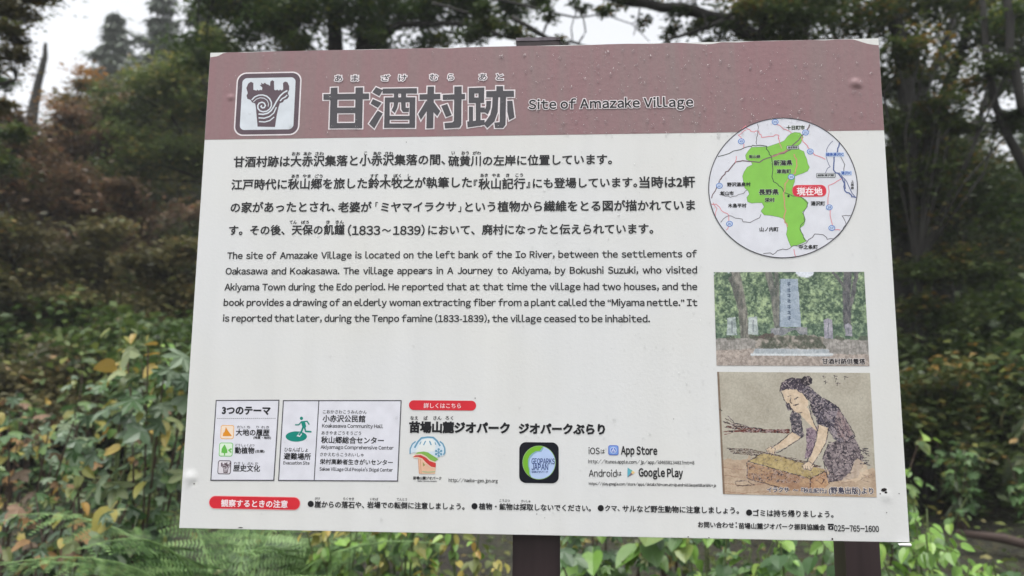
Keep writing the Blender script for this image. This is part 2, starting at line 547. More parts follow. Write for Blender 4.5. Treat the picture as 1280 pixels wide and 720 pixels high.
# shelter box ------------------------------------------------------
pr = Print("shelter_box"); PRINTS.append(pr)
q = [(354.5, 500.8), (501.5, 500.8), (497, 601.2), (348.4, 600.4)]
pr.poly(q, CELL, 1); pr.line(q, 1.3, LN, 2, closed=True); pr.line([(398.8, 500.8), (392.9, 600.6)], 1.2, LN, 2.2)
pr.ell(370.6, 545.6, 13.3, 6.5, TEAL, 2)
EV = lambda L: [(350 + x / 14.4, 510 + y / 14.4) for x, y in L]
pr.poly(EV([(300, 505), (335, 470), (345, 440), (385, 450), (400, 470), (360, 520), (330, 515)]), CELL, 2.5)
pr.ell(377, 522.9, 2.0, 2.1, TEAL, 3, 16)
for L, w in (([(275, 302), (340, 302), (385, 250)], 22), ([(385, 248), (490, 238), (530, 298)], 22),
             ([(425, 330), (395, 410), (345, 490)], 34), ([(440, 330), (465, 420), (570, 428)], 30)):
    pr.line(EV(L), w / 14.4, TEAL, 3 + w * .01)
pr.poly(EV([(380, 240), (450, 236), (475, 330), (455, 370), (405, 350)]), TEAL, 3.6)
pr.T("ひなんばしょ", 355.8, 561.8, 385, KB, .012, h=5.4); pr.T("避難場所", 354.8, 570.2, 388.8, KB, .026)
pr.T("Evacuation Site", 354.4, 578.3, 387.2, KB, .02, h=4.4)
for t, a, y, b, bo in (("こおかさわこうみんかん", 403.8, 514.6, 458.6, .01), ("小赤沢公民館", 403.4, 523, 456.8, .024),
                       ("あきやまごうそうごう", 402, 540.9, 451.6, .01), ("秋山郷総合センター", 401.5, 549.7, 480, .024),
                       ("さかえむらこうれいしゃ", 400.3, 567.9, 454.8, .01), ("栄村高齢者生きがいセンター", 400, 576.8, 491.2, .024)):
    pr.T(t, a, y, b, KB, bo)
pr.T("Koakasawa Community Hall", 402.8, 532.6, 479, KB, .02, h=6.2); pr.T("Akiyamago Comprehensive Center", 400.9, 559.2, 492.2, KB, .02, h=6.2)
pr.T("Sakae Village Old People's Ikigai Center", 399.5, 586.4, 491.2, KB, .02, h=6.2)

# web and app block ------------------------------------------------
pr = Print("details_lettering"); PRINTS.append(pr)
pr.rq([(511.6, 500.4), (595.4, 500.8), (595, 513), (511, 512.6)], 6.1, RED, 2)
pr.T("詳しくはこちら", 529.7, 506.9, 576.3, ink((245, 225, 226)), .01, 4)
for t, a, b in (("なえ", 513, 522.8), ("ば", 529.7, 534.7), ("さん", 541.7, 552), ("ろく", 556.7, 566.7)):
    pr.T(t, a, 522.4, b, KB, .02, h=5)
pr.T("苗場山麓ジオパーク", 511.4, 533.9, 637.5, KB, .05); pr.T("ジオパークぶらり", 648.2, 535.5, 756.4, KB, .05)
pr.T("http://naeba-geo.jpn.org", 560.8, 600.4, 622.2, K, .02, h=6.2)
pr.T("iOS", 735.6, 563.2, 749.6, K, .01, h=8.6); pr.T("は", 750.8, 564.2, 756, K, .01)
pr.T("App Store", 776, 567.6, 821.6, KB, .036, base=True, size=12.6)
pr.T("http://itunes.apple.com/jp/app/id465813481?mt=8", 735.4, 577, 867.8, K, .018, h=6)
pr.T("Android", 736, 591, 770.8, K, .01, h=9); pr.T("は", 771.5, 592, 777, K, .01)
pr.T("Google Play", 798.2, 595.2, 853.8, KB, .036, base=True, size=12.6)
pr.T("https://play.google.com/store/apps/details?id=com.atrsip.android.GeoparkBlari&hl=ja", 736, 604.6, 894.8, K, .025, h=5)
pr = Print("store_icon"); PRINTS.append(pr)
pr.rq([(760.6, 556.4), (773.2, 556.6), (773, 569), (760, 568.8)], 2.6, ink((86, 112, 200)), 2)
pr.rq([(760.6, 556.4), (773.2, 556.6), (773, 569), (760, 568.8)], 2.6, ink((128, 164, 226)), 3, inset=1.0)
pr.ell(766.6, 562.6, 4.1, 4.1, ink((200, 214, 240)), 4, 20); pr.ell(766.6, 562.6, 3.2, 3.2, ink((96, 124, 214)), 5, 20)
pr.line([(764.8, 564.6), (766.7, 560.4), (768.6, 564.6)], .8, ink((226, 232, 246)), 6); pr.line([(764.2, 563.6), (769, 563.6)], .7, ink((226, 232, 246)), 6.3)
pr = Print("play_icon"); PRINTS.append(pr)
pr.poly([(784.4, 584.4), (788.8, 590.6), (784.2, 596.8)], ink((96, 176, 196)), 2)
pr.poly([(784.4, 584.4), (790.6, 588.2), (788.8, 590.6)], ink((110, 178, 170)), 2)
pr.poly([(788.8, 590.6), (790.6, 588.2), (793.8, 590.5), (790.6, 592.8)], ink((232, 200, 140)), 2)
pr.poly([(788.8, 590.6), (790.6, 592.8), (784.2, 596.8)], ink((130, 110, 120)), 2)

# geopark logo -----------------------------------------------------
pr = Print("mountain_logo"); PRINTS.append(pr)
LG = lambda L: [(505 + x / 10.92, 540 + y / 10.92) for x, y in L]
pr.poly(LG([(90, 290), (96, 210), (150, 125), (180, 120), (230, 75), (330, 60), (420, 72), (470, 130), (520, 140), (556, 200), (560, 270), (540, 320), (450, 350), (330, 280), (180, 270)]), ink((212, 226, 236)), 1.5)
pr.poly(LG([(150, 280), (240, 120), (300, 92), (380, 92), (440, 160), (420, 260), (330, 270)]), ink((228, 232, 230)), 1.8)
SB = ink((106, 158, 186))
for L, w in (([(145, 215), (190, 135), (240, 82), (320, 70), (400, 75), (450, 120), (495, 190)], 24), ([(84, 300), (86, 230), (115, 165), (160, 128)], 18),
             ([(490, 128), (530, 160), (556, 220), (558, 280), (540, 310)], 20), ([(296, 122), (268, 178)], 16), ([(350, 122), (372, 178)], 18), ([(236, 130), (216, 170)], 12), ([(424, 140), (436, 176)], 12)):
    pr.line(LG(L), w / 10.92, SB, 2.2 + w * .01)
for k in range(6):
    t = R_(60 * k + 30); cx, cy = 474, 280
    pr.line(LG([(cx, cy), (cx + 52 * math.cos(t), cy + 58 * math.sin(t))]), 1.0, SB, 2.8 + k * .03)
    pr.ell(*LG([(cx + 40 * math.cos(t), cy + 44 * math.sin(t))])[0], 1.5, 1.5, SB, 3.1, 10)
pr.poly(LG([(190, 340), (250, 345), (300, 420), (360, 480), (432, 490), (425, 570), (205, 570)]), ink((232, 190, 160)), 2)
for x in (212, 236): pr.line(LG([(x - 14, 370), (x, 565)]), .8, ink((206, 150, 120)), 2.3)
pr.poly(LG([(256, 410), (290, 450), (262, 470)]), ink((150, 150, 90)), 2.5)
pr.line(LG([(250, 540), (330, 548), (425, 540)]), 1.4, ink((170, 190, 150)), 2.6)
pr.poly(LG([(140, 310), (190, 275), (270, 265), (330, 278), (390, 320), (470, 370), (420, 405), (350, 385), (300, 335), (240, 305), (180, 300)]), ink((132, 180, 84)), 3)
pr.poly(LG([(120, 340), (160, 318), (230, 316), (300, 350), (350, 395), (436, 425), (434, 484), (370, 474), (300, 415), (250, 360), (190, 338)]), ink((206, 64, 62)), 3)
pr.line(LG([(120, 335), (170, 302), (240, 305), (300, 335), (360, 388), (430, 414)]), 1.2, ink((240, 216, 190)), 3.5)
pr.line(LG([(130, 350), (190, 345), (250, 372), (310, 435), (370, 480), (430, 492)]), 1.2, ink((238, 205, 180)), 3.5)
pr.T("苗場山麓ジオパーク", 516.4, 597.3, 552, KB, .03); pr.T("Naeba-Sanroku Geopark", 522, 601.2, 546, LN, .03, h=2.2)

# app icon ---------------------------------------------------------
pr = Print("app_icon"); PRINTS.append(pr)
pr.rq([(649.4, 552.6), (698.6, 553), (698.2, 604), (648.8, 603.6)], 8.5, ink((22, 24, 34), .3), 2)
ic = (673.8, 578.2)
pr.ell(ic[0], ic[1], 20.8, 21.2, ink((150, 188, 120)), 3); pr.ell(ic[0], ic[1], 20.1, 20.5, ink((186, 206, 240)), 4)
IC = lambda L: [(645 + x / 12, 548 + y / 12) for x, y in L]
arc = [(345 + 240 * math.cos(R_(a)), 362 + 246 * math.sin(R_(a))) for a in range(118, 292, 8)]
pr.poly(IC(arc + [(412, 150), (380, 200), (320, 205), (265, 235), (232, 280), (210, 300), (200, 360), (200, 420), (215, 480), (218, 540), (232, 578)]), ink((140, 180, 190)), 5)
pr.poly(IC(arc + [(392, 140), (360, 185), (300, 190), (240, 225), (205, 260), (182, 310), (180, 400), (196, 470), (200, 530), (228, 578)]), ink((122, 184, 52)), 6)
NV = ink((44, 66, 128))
pr.T("GEOPARKS", 664.4, 576.3, 693.4, NV, .02, 7, h=7.2); pr.T("JAPAN", 664.4, 583.6, 685.2, NV, .02, 7, h=7.4); pr.T("日本ジオパーク", 664.8, 589.6, 685, NV, .03, 7, h=2.8)

# notice line ------------------------------------------------------
pr = Print("notice_lettering"); PRINTS.append(pr)
pr.rq([(261.6, 619.8), (376.2, 620.6), (375.4, 637.2), (260.8, 636.6)], 8.3, ink((240, 170, 172)), 2)
pr.rq([(261.6, 619.8), (376.2, 620.6), (375.4, 637.2), (260.8, 636.6)], 8.3, RED, 3, inset=.8)
pr.T("観察するときの注意", 276.6, 628.8, 360, ink((246, 228, 230)), .026, 5)
for t, a, y, b in (("崖からの落石や、", 393.2, 630.2, 455.5), ("岩場での転倒に注意しましょう。", 459, 630.9, 580.8),
                   ("植物・鉱物は採取しないでください。", 598.6, 632.7, 738.6),
                   ("クマ、", 756, 635, 774.6), ("サルなど野生動物に注意しましょう。", 778, 635.6, 923.6),
                   ("ゴミは持ち帰りましょう。", 941, 641, 1041.7),
                   ("お問い合わせ", 872.3, 655.5, 917.4), ("：", 919.2, 656, 921.2), ("苗場山麓ジオパーク振興協議会", 923, 657.1, 1031.4)):
    pr.T(t, a, y, b, KB, .026)
for x, y in ((388.6, 629.8), (593.2, 632.6), (750.9, 635), (936.2, 640.6)): pr.ell(x, y, 3.8, 3.9, KB, 3, 20)
pr.T("025-765-1600", 1042.4, 660, 1098.4, KB, .025, h=7.4)
pr.rq([(1035, 657.4), (1041.6, 657.4), (1041.6, 662), (1035, 662)], 1.2, KB, 3); pr.rq([(1034.4, 654.6), (1042.2, 654.6), (1042.2, 656.8), (1034.4, 656.8)], 1.0, KB, 3)
pr.ell(1038.3, 659.6, 1.1, 1.1, WH, 4, 10)
for t, a, y, b in (("がけ", 393.7, 622.9, 400.2), ("らくせき", 429.3, 623.3, 442.7), ("いわば", 462.9, 623.7, 473), ("てんとう", 496, 624, 508.9), ("こうぶつ", 624.4, 625.6, 637.3), ("さいしゅ", 651.4, 626.2, 663)):
    pr.T(t, a, y, b, KB, .016, h=3.4)

# map --------------------------------------------------------------
pr = Print("map"); PRINTS.append(pr)
M_ = lambda L: [(860 + x / 3.789, 140 + y / 3.789) for x, y in L]
MC = (978.6, 235.1); MR = (92.9, 87.2)
pr.ell(MC[0], MC[1], MR[0], MR[1], ink((224, 225, 232)), 2, 96)
pr.line([(MC[0] + MR[0] * math.cos(R_(a)), MC[1] + MR[1] * math.sin(R_(a))) for a in range(0, 360, 4)], 1.1, ink((66, 64, 72)), 6, closed=True)
GP = [(300, 168), (350, 166), (375, 166), (430, 148), (455, 137), (470, 118), (485, 105), (505, 97), (530, 100), (545, 120), (532, 150), (520, 160), (526, 178), (548, 188), (553, 205), (562, 225), (566, 245), (574, 262), (566, 280), (545, 290), (520, 298), (505, 305), (504, 330), (497, 350), (492, 372), (500, 395), (530, 400), (555, 415), (568, 430), (560, 455), (540, 475), (550, 495), (555, 510), (548, 535), (530, 550), (540, 580), (552, 600), (560, 612), (520, 630), (487, 638), (475, 610), (465, 580), (470, 555), (465, 525), (450, 505), (430, 498), (390, 490), (360, 488), (345, 470), (360, 450), (350, 430), (330, 430), (300, 432), (282, 425), (278, 405), (290, 390), (285, 375), (268, 360), (262, 330), (258, 305), (265, 285), (280, 262), (305, 250), (298, 235), (275, 225), (272, 205), (285, 185)]
pr.poly(M_(GP), GR, 3); pr.line(M_(GP), .6, ink((116, 160, 90)), 3.4, closed=True)
rg = random.Random(5)
def wig(L, a=4, n=3):
    out = []
    for (x0, y0), (x1, y1) in zip(L[:-1], L[1:]):
        for k in range(n):
            t = k / n; out.append((x0 + (x1 - x0) * t + rg.uniform(-a, a), y0 + (y1 - y0) * t + rg.uniform(-a, a)))
    return out + [L[-1]]
for i, (L, w, m) in enumerate((
    ([(140, 210), (220, 185), (290, 165), (320, 158), (372, 166), (380, 190), (398, 215), (398, 310), (408, 330), (430, 350), (450, 375), (480, 392)], 1.0, ink((70, 80, 70))),
    ([(480, 392), (530, 400), (568, 430), (548, 480), (552, 520), (528, 550), (548, 600), (562, 612)], .8, ink((80, 90, 80))),
    ([(360, 668), (400, 672), (440, 650), (470, 650), (500, 636), (560, 622), (600, 576), (640, 580), (660, 600), (690, 600), (720, 575)], .9, GREY),
    ([(720, 575), (745, 530), (732, 490), (770, 490)], .8, GREY),
    ([(148, 325), (165, 300), (190, 280), (225, 240), (260, 235), (340, 236), (396, 212), (440, 200), (480, 180), (520, 130), (560, 95), (575, 60)], 1.5, ink((120, 98, 104))),
    ([(112, 410), (130, 360), (148, 325)], 1.2, ink((120, 98, 104))), ([(396, 212), (420, 205), (470, 180)], 2.0, ink((178, 130, 124))),
    ([(505, 200), (515, 240), (505, 290), (490, 305), (466, 330), (455, 370), (455, 420), (460, 470), (455, 510), (470, 545)], 1.4, ink((206, 150, 120))),
    ([(250, 90), (270, 70), (300, 90), (330, 95), (350, 118), (400, 120), (425, 108), (430, 130)], 1.0, PINK), ([(262, 170), (260, 130), (240, 110), (275, 85)], .9, PINK),
    ([(420, 60), (455, 80), (490, 100)], .9, PINK), ([(535, 120), (555, 150), (575, 180), (600, 205), (650, 225)], 1.1, PINK), ([(440, 172), (432, 150), (428, 118)], .8, PINK),
    ([(112, 440), (140, 440), (160, 470), (195, 492), (195, 540), (180, 560)], .9, PINK), ([(130, 490), (135, 460), (118, 430)], .8, PINK),
    ([(155, 520), (190, 490), (240, 505), (275, 525), (330, 510), (345, 485)], .8, GREY), ([(150, 395), (190, 402), (230, 398), (260, 385), (280, 370)], .7, GREY), ([(225, 240), (228, 210)], .9, PINK),
    ([(665, 350), (665, 440), (680, 520), (690, 560), (720, 560)], 1.0, PINK), ([(665, 350), (700, 330), (730, 310)], 1.0, PINK), ([(510, 685), (500, 650)], .9, PINK),
    ([(720, 150), (705, 190), (688, 230), (690, 280), (715, 300), (735, 325), (740, 370), (770, 395), (795, 405)], 1.6, ink((84, 100, 150))),
    ([(685, 135), (655, 180), (655, 230), (670, 260), (650, 290)], .8, ink((120, 124, 150))), ([(710, 290), (740, 315), (745, 365)], 1.0, ink((100, 110, 150))), ([(745, 320), (770, 370), (790, 405)], 1.0, ink((100, 110, 150))),
    ([(735, 300), (740, 250), (720, 200)], .8, GREY), ([(328, 55), (330, 85), (322, 120), (325, 155)], .8, GREY))):
    pr.line(M_(wig(L)), w, m, 3.6 + i * .03)
for x, y in ((412, 48), (252, 140), (148, 350), (196, 530), (488, 308), (556, 98), (578, 188), (668, 452), (680, 550)):
    pr.ell(*M_([(x, y)])[0], 4.2, 3.6, BLU, 4.6, 20); pr.ell(*M_([(x, y)])[0], 3.3, 2.7, ink((206, 220, 240)), 4.8, 20)
for t, x, y in (("18", 668, 452), ("117", 148, 350), ("353", 412, 48), ("403", 252, 140), ("292", 196, 530), ("405", 488, 308), ("252", 556, 98), ("353", 578, 188), ("17", 680, 550)):
    a, b = M_([(x, y)])[0]; pr.T(t, a - 2.3, b, a + 2.3, ink((50, 90, 170)), .03, 5.4, h=2.9)
pr.poly(M_([(650, 192), (738, 192), (738, 212), (650, 212)]), ink((190, 208, 236)), 4.6); pr.poly(M_([(722, 280), (775, 280), (775, 300), (722, 300)]), ink((190, 208, 236)), 4.6)
for t, x0, x1, y, m in (("越後湯沢IC", 652, 736, 202, ink((50, 90, 170))), ("湯沢IC", 724, 773, 290, ink((50, 90, 170)))):
    a, b = M_([(x0, y)])[0], M_([(x1, y)])[0]; pr.T(t, a[0], a[1], b[0], m, .03, 5.4, h=4.4)
for x0, x1, y0, y1, t in ((466, 524, 160, 178, "森宮野原"), (606, 698, 290, 312, "越後湯沢駅")):
    pr.rq(M_([(x0, y0), (x1, y0), (x1, y1), (x0, y1)]), 1.5, ink((70, 74, 80)), 4.6); pr.rq(M_([(x0, y0), (x1, y0), (x1, y1), (x0, y1)]), 1.5, ink((206, 210, 212)), 4.8, inset=.6)
    a, b = M_([(x0 + 6, (y0 + y1) / 2)])[0], M_([(x1 - 6, y0)])[0]; pr.T(t, a[0], a[1], b[0], KB, .03, 5.4, h=3.2)
for t, x0, x1, y, h in (("十日町市", 466, 552, 75, 4.6), ("飯山線", 288, 342, 212, 3.6), ("新潟県", 404, 494, 242, 6), ("津南町", 418, 488, 282, 4.6), ("野沢温泉村", 184, 296, 344, 4.4),
                        ("飯山市", 152, 216, 386, 4.4), ("長野県", 334, 430, 381, 6), ("栄村", 362, 410, 417, 4.6), ("木島平村", 188, 276, 444, 4.4), ("湯沢町", 580, 648, 434, 4.6),
                        ("山ノ内町", 338, 428, 556, 4.6), ("中之条町", 524, 614, 640, 4.6)):
    a, b = M_([(x0, y)])[0], M_([(x1, y)])[0]; pr.T(t, a[0], a[1], b[0], K, .036, 5.6, h=h * 1.3, outline=(ink((205, 222, 196)), .03) if 280 < x0 < 500 and y < 430 else None)
    pr.T("ーーーー", a[0] + 3, a[1] - h / 2 - 1.6, b[0] - 3, K, .0, 5.6, h=.5) if 0 else None
a, b = M_([(770, 345)])[0], M_([(788, 345)])[0]
for i, t in enumerate("上越線"): pr.T(t, a[0], a[1] - 4 + 4 * i, a[0] + 3.8, K, .02, 5.6, h=3.6)
pr.rq(M_([(494, 347), (655, 345), (654, 402), (492, 402)]), 6.8, ink((228, 100, 110)), 5.0); pr.rq(M_([(494, 347), (655, 345), (654, 402), (492, 402)]), 6.8, ink((214, 50, 70)), 5.3, inset=.8)
a, b = M_([(514, 377)])[0], M_([(636, 377)])[0]; pr.T("現在地", a[0], a[1] + .3, b[0], ink((248, 232, 234)), .03, 6.4)
pr.T("げんざいち", a[0] + 2, a[1] - 5.2, b[0] - 2, ink((240, 200, 206)), .01, 6.4, h=2.0)
pr.ell(*M_([(475, 399)])[0], 1.5, 1.5, KB, 6, 12)
# ------------------------------------------------------------------ the two printed pictures (painted cell by cell)
class Canvas:
    def __init__(s, corners, nx, ny, seed):
        s.nx, s.ny = nx, ny; s.c = corners
        s.X, s.Y = np.meshgrid((np.arange(nx) + .5) / nx, (np.arange(ny) + .5) / ny)
        s.img = np.zeros((ny, nx, 3)); s.rs = np.random.RandomState(seed); s.asp = 1.0
    def noise(s, fx, fy, octs=3):
        out = np.zeros((s.ny, s.nx)); amp = 1; tot = 0
        for o in range(octs):
            gx, gy = int(fx * 2 ** o) + 2, int(fy * 2 ** o) + 2
            g = s.rs.rand(gy + 1, gx + 1)
            x = s.X * (gx - 1); y = s.Y * (gy - 1)
            xi, yi = x.astype(int), y.astype(int); xf, yf = x - xi, y - yi
            xf = xf * xf * (3 - 2 * xf); yf = yf * yf * (3 - 2 * yf)
            v = (g[yi, xi] * (1 - xf) + g[yi, xi + 1] * xf) * (1 - yf) + (g[yi + 1, xi] * (1 - xf) + g[yi + 1, xi + 1] * xf) * yf
            out += v * amp; tot += amp; amp *= .6
        return out / tot
    def mix(s, mask, col, a=1.0):
        m = np.clip(mask * a, 0, 1)[..., None]
        s.img = s.img * (1 - m) + (col if isinstance(col, np.ndarray) and col.ndim == 3 else np.array(col, float)) * m
    def two(s, n, c0, c1, lo=.3, hi=.7):
        t = np.clip((n - lo) / (hi - lo), 0, 1)[..., None]
        return np.array(c0, float) * (1 - t) + np.array(c1, float) * t
    def poly(s, P, rag=0.0):
        x, y = s.X, s.Y
        if rag: x = x + (s.noise(24, 24) - .5) * rag; y = y + (s.noise(24, 24) - .5) * rag
        ins = np.zeros(x.shape, bool); n = len(P)
        for i in range(n):
            (x0, y0), (x1, y1) = P[i], P[(i + 1) % n]
            if y0 == y1: continue
            c = ((y0 > y) != (y1 > y)) & (x < (x1 - x0) * (y - y0) / (y1 - y0) + x0)
            ins ^= c
        return ins.astype(float)
    def stroke(s, P, w, rag=0.0):
        x, y = s.X, s.Y / s.asp
        if rag: x = x + (s.noise(30, 30) - .5) * rag; y = y + (s.noise(30, 30) - .5) * rag
        d = np.full(x.shape, 9.0)
        for (x0, y0), (x1, y1) in zip(P[:-1], P[1:]):
            y0 /= s.asp; y1 /= s.asp
            L = (x1 - x0) ** 2 + (y1 - y0) ** 2 + 1e-12
            t = np.clip(((x - x0) * (x1 - x0) + (y - y0) * (y1 - y0)) / L, 0, 1)
            d = np.minimum(d, np.hypot(x - x0 - t * (x1 - x0), y - y0 - t * (y1 - y0)))
        return np.clip((w - d) / (.35 * w) + .5, 0, 1)
    def build(s, name, layer, mat, parent):
        B = [S(*p) for p in s.c]
        u = np.linspace(0, 1, s.nx + 1); v = np.linspace(0, 1, s.ny + 1)
        U, Vv = np.meshgrid(u, v)
        P = ((1 - U) * (1 - Vv))[..., None] * B[0] + (U * (1 - Vv))[..., None] * B[1] + (U * Vv)[..., None] * B[2] + ((1 - U) * Vv)[..., None] * B[3]
        W = np.stack([P[..., 0] - PANEL_W / 2, np.full(U.shape, FS - layer * .00007), TOP_Z + P[..., 1]], -1).reshape(-1, 3)
        i = np.arange(s.ny)[:, None] * (s.nx + 1) + np.arange(s.nx)[None]
        F = np.stack([i + s.nx + 1, i + s.nx + 2, i + 1, i], -1).reshape(-1, 4)
        o = mesh_obj(name, W, F, mat, parent)
        c = s.img / 255.0
        c = np.where(c <= .04045, c / 12.92, ((np.clip(c, 0, 1) + .055) / 1.055) ** 2.4) * 1.0
        a = o.data.attributes.new("paint", 'FLOAT_COLOR', 'FACE')
        a.data.foreach_set("color", np.concatenate([c.reshape(-1, 3), np.ones((s.nx * s.ny, 1))], 1).astype(np.float32).ravel())
        return o


def paint_mat():
    m, nt, p = new_mat("printed_picture")
    a = nd(nt, "ShaderNodeAttribute", attribute_name="paint")
    nt.links.new(a.outputs["Color"], p.inputs["Base Color"])
    p.inputs["Roughness"].default_value = .42; p.inputs["Specular IOR Level"].default_value = .35
    return m


PAINT = paint_mat()


def picture_monument(parent):
    c = Canvas([(892, 340.3), (1080, 339.8), (1086.6, 457.5), (895.6, 456.9)], 300, 190, 3); c.asp = 1.6
    Z = lambda L: [((x - 62 - (y - 52) * .03) / 973, (y - 52) / 601) for x, y in L]
    n1, n2, n3 = c.noise(14, 9, 4), c.noise(50, 32, 2), c.noise(90, 60, 1)
    c.img[:] = c.two(n1 * .55 + n2 * .45, (66, 86, 70), (172, 192, 146), .36, .68)
    c.mix((n3 > .78) * 1.0, (178, 198, 160), .5); c.mix((n3 < .2) * 1.0, (66, 84, 78), .5)
    c.mix(c.stroke(Z([(620, 55), (660, 70), (690, 52)]), .025, .02), (228, 232, 240)); c.mix((c.noise(40, 20) > .72) * (c.X < .12) * (c.Y < .1), (210, 220, 220), .8)
    bush = np.clip(1.5 - c.stroke([(0, .0), (1, .0)], .30), 0, 1)
    c.mix((c.Y > .55) * .5, (70, 92, 84), .6)
    tr = lambda P, w, a, b: c.mix(c.stroke(Z(P), w, .012), c.two(c.noise(60, 12, 3), a, b))
    tr([(205, 60), (225, 160), (250, 300), (265, 470)], .030, (96, 96, 90), (150, 146, 136)); tr([(180, 100), (215, 200), (240, 280)], .02, (86, 88, 84), (120, 118, 110))
    tr([(420, 60), (452, 200), (478, 420)], .024, (88, 92, 88), (134, 132, 124)); tr([(470, 60), (478, 260)], .014, (80, 86, 80), (120, 120, 112))
    tr([(930, 60), (918, 200), (920, 400)], .026, (72, 74, 80), (110, 108, 108)); tr([(985, 60), (965, 180), (935, 290)], .014, (80, 82, 84), (120, 118, 116)); tr([(840, 60), (885, 120), (915, 170)], .010, (84, 86, 86), (116, 116, 112))
    c.mix(c.poly(Z([(60, 480), (330, 478), (780, 480), (1060, 492), (1062, 660), (60, 660)]), .01), c.two(c.noise(40, 30), (138, 134, 128), (178, 172, 166)))
    c.mix(c.poly(Z([(60, 555), (330, 545), (800, 580), (1062, 575), (1062, 660), (60, 660)]), .03), c.two(c.noise(60, 40), (150, 138, 130), (190, 176, 166)))
    c.mix(c.poly(Z([(430, 415), (660, 408), (662, 462), (620, 455), (590, 425), (540, 440), (510, 462), (432, 462)]), .015), c.two(c.noise(40, 20), (112, 116, 122), (158, 158, 160)))
    c.mix(c.poly(Z([(320, 465), (780, 462), (770, 545), (330, 545)]), .06), c.two(c.noise(40, 22), (84, 88, 76), (170, 160, 150)))
    c.mix(c.poly(Z([(300, 480), (440, 440), (450, 480)]), .04), (92, 78, 74), .8)
    c.mix(c.poly(Z([(330, 545), (800, 548), (820, 592), (305, 590)]), .012), c.two(c.noise(50, 10), (164, 172, 178), (196, 200, 204)))
    c.mix(c.stroke(Z([(305, 582), (560, 584), (820, 580)]), .007), (216, 220, 222))
    c.mix(c.poly(Z([(498, 98), (608, 95), (625, 405), (490, 408)]), .006), c.two(c.noise(20, 20, 4), (150, 164, 180), (176, 188, 200)))
    c.mix(c.stroke(Z([(495, 100), (488, 400)]), .003), (112, 126, 140))
    for i, yy in enumerate((130, 170, 205, 240, 278, 315, 350)):
        for dx, dy, w in ((-8, -6, 14), (-8, 5, 16)): c.mix(c.stroke(Z([(550 + dx, yy + dy), (550 + dx + w, yy + dy + (3 if i % 2 else -2))]), .0035), (78, 92, 112), .9)
        c.mix(c.stroke(Z([(551, yy - 11), (549 + (i % 3) * 3, yy + 11)]), .0032), (78, 92, 112), .85)
    for P, a, b in (([(150, 350), (205, 342), (212, 460), (146, 460)], (140, 152, 150), (190, 200, 198)), ([(286, 345), (342, 342), (350, 455), (284, 455)], (150, 162, 160), (200, 208, 206)),
                    ([(768, 362), (795, 350), (824, 362), (828, 480), (772, 480)], (136, 134, 146), (178, 174, 184)), ([(902, 395), (928, 380), (948, 400), (950, 466), (905, 466)], (134, 134, 142), (170, 166, 176))):
        c.mix(c.poly(Z(P), .008), c.two(c.noise(30, 30), a, b))
        x = (P[0][0] + P[-2][0]) / 2; c.mix(c.stroke(Z([(x, P[0][1] + 20), (x, P[-1][1] - 16)]), .004, .01), (104, 110, 116), .6)
    for x in (150, 300, 400, 480, 590, 680, 850, 1000): c.mix(c.stroke(Z([(x, 470 + x % 13), (x + 40, 480)]), .012, .02), (82, 84, 74), .7)
    for x in range(70, 330, 34): c.mix(c.stroke(Z([(x, 500), (x, 550)]), .0015), (120, 116, 112), .6)
    for x in range(800, 1060, 24): c.mix(c.stroke(Z([(x, 500), (x + 2, 575)]), .0018, .004), (128, 122, 122), .6)
    c.img = c.img * .93 + np.array((158, 162, 162)) * .07
    c.img += (c.noise(150, 95, 1) - .5)[..., None] * 26
    return c.build("monument_photograph", 2, PAINT, parent)


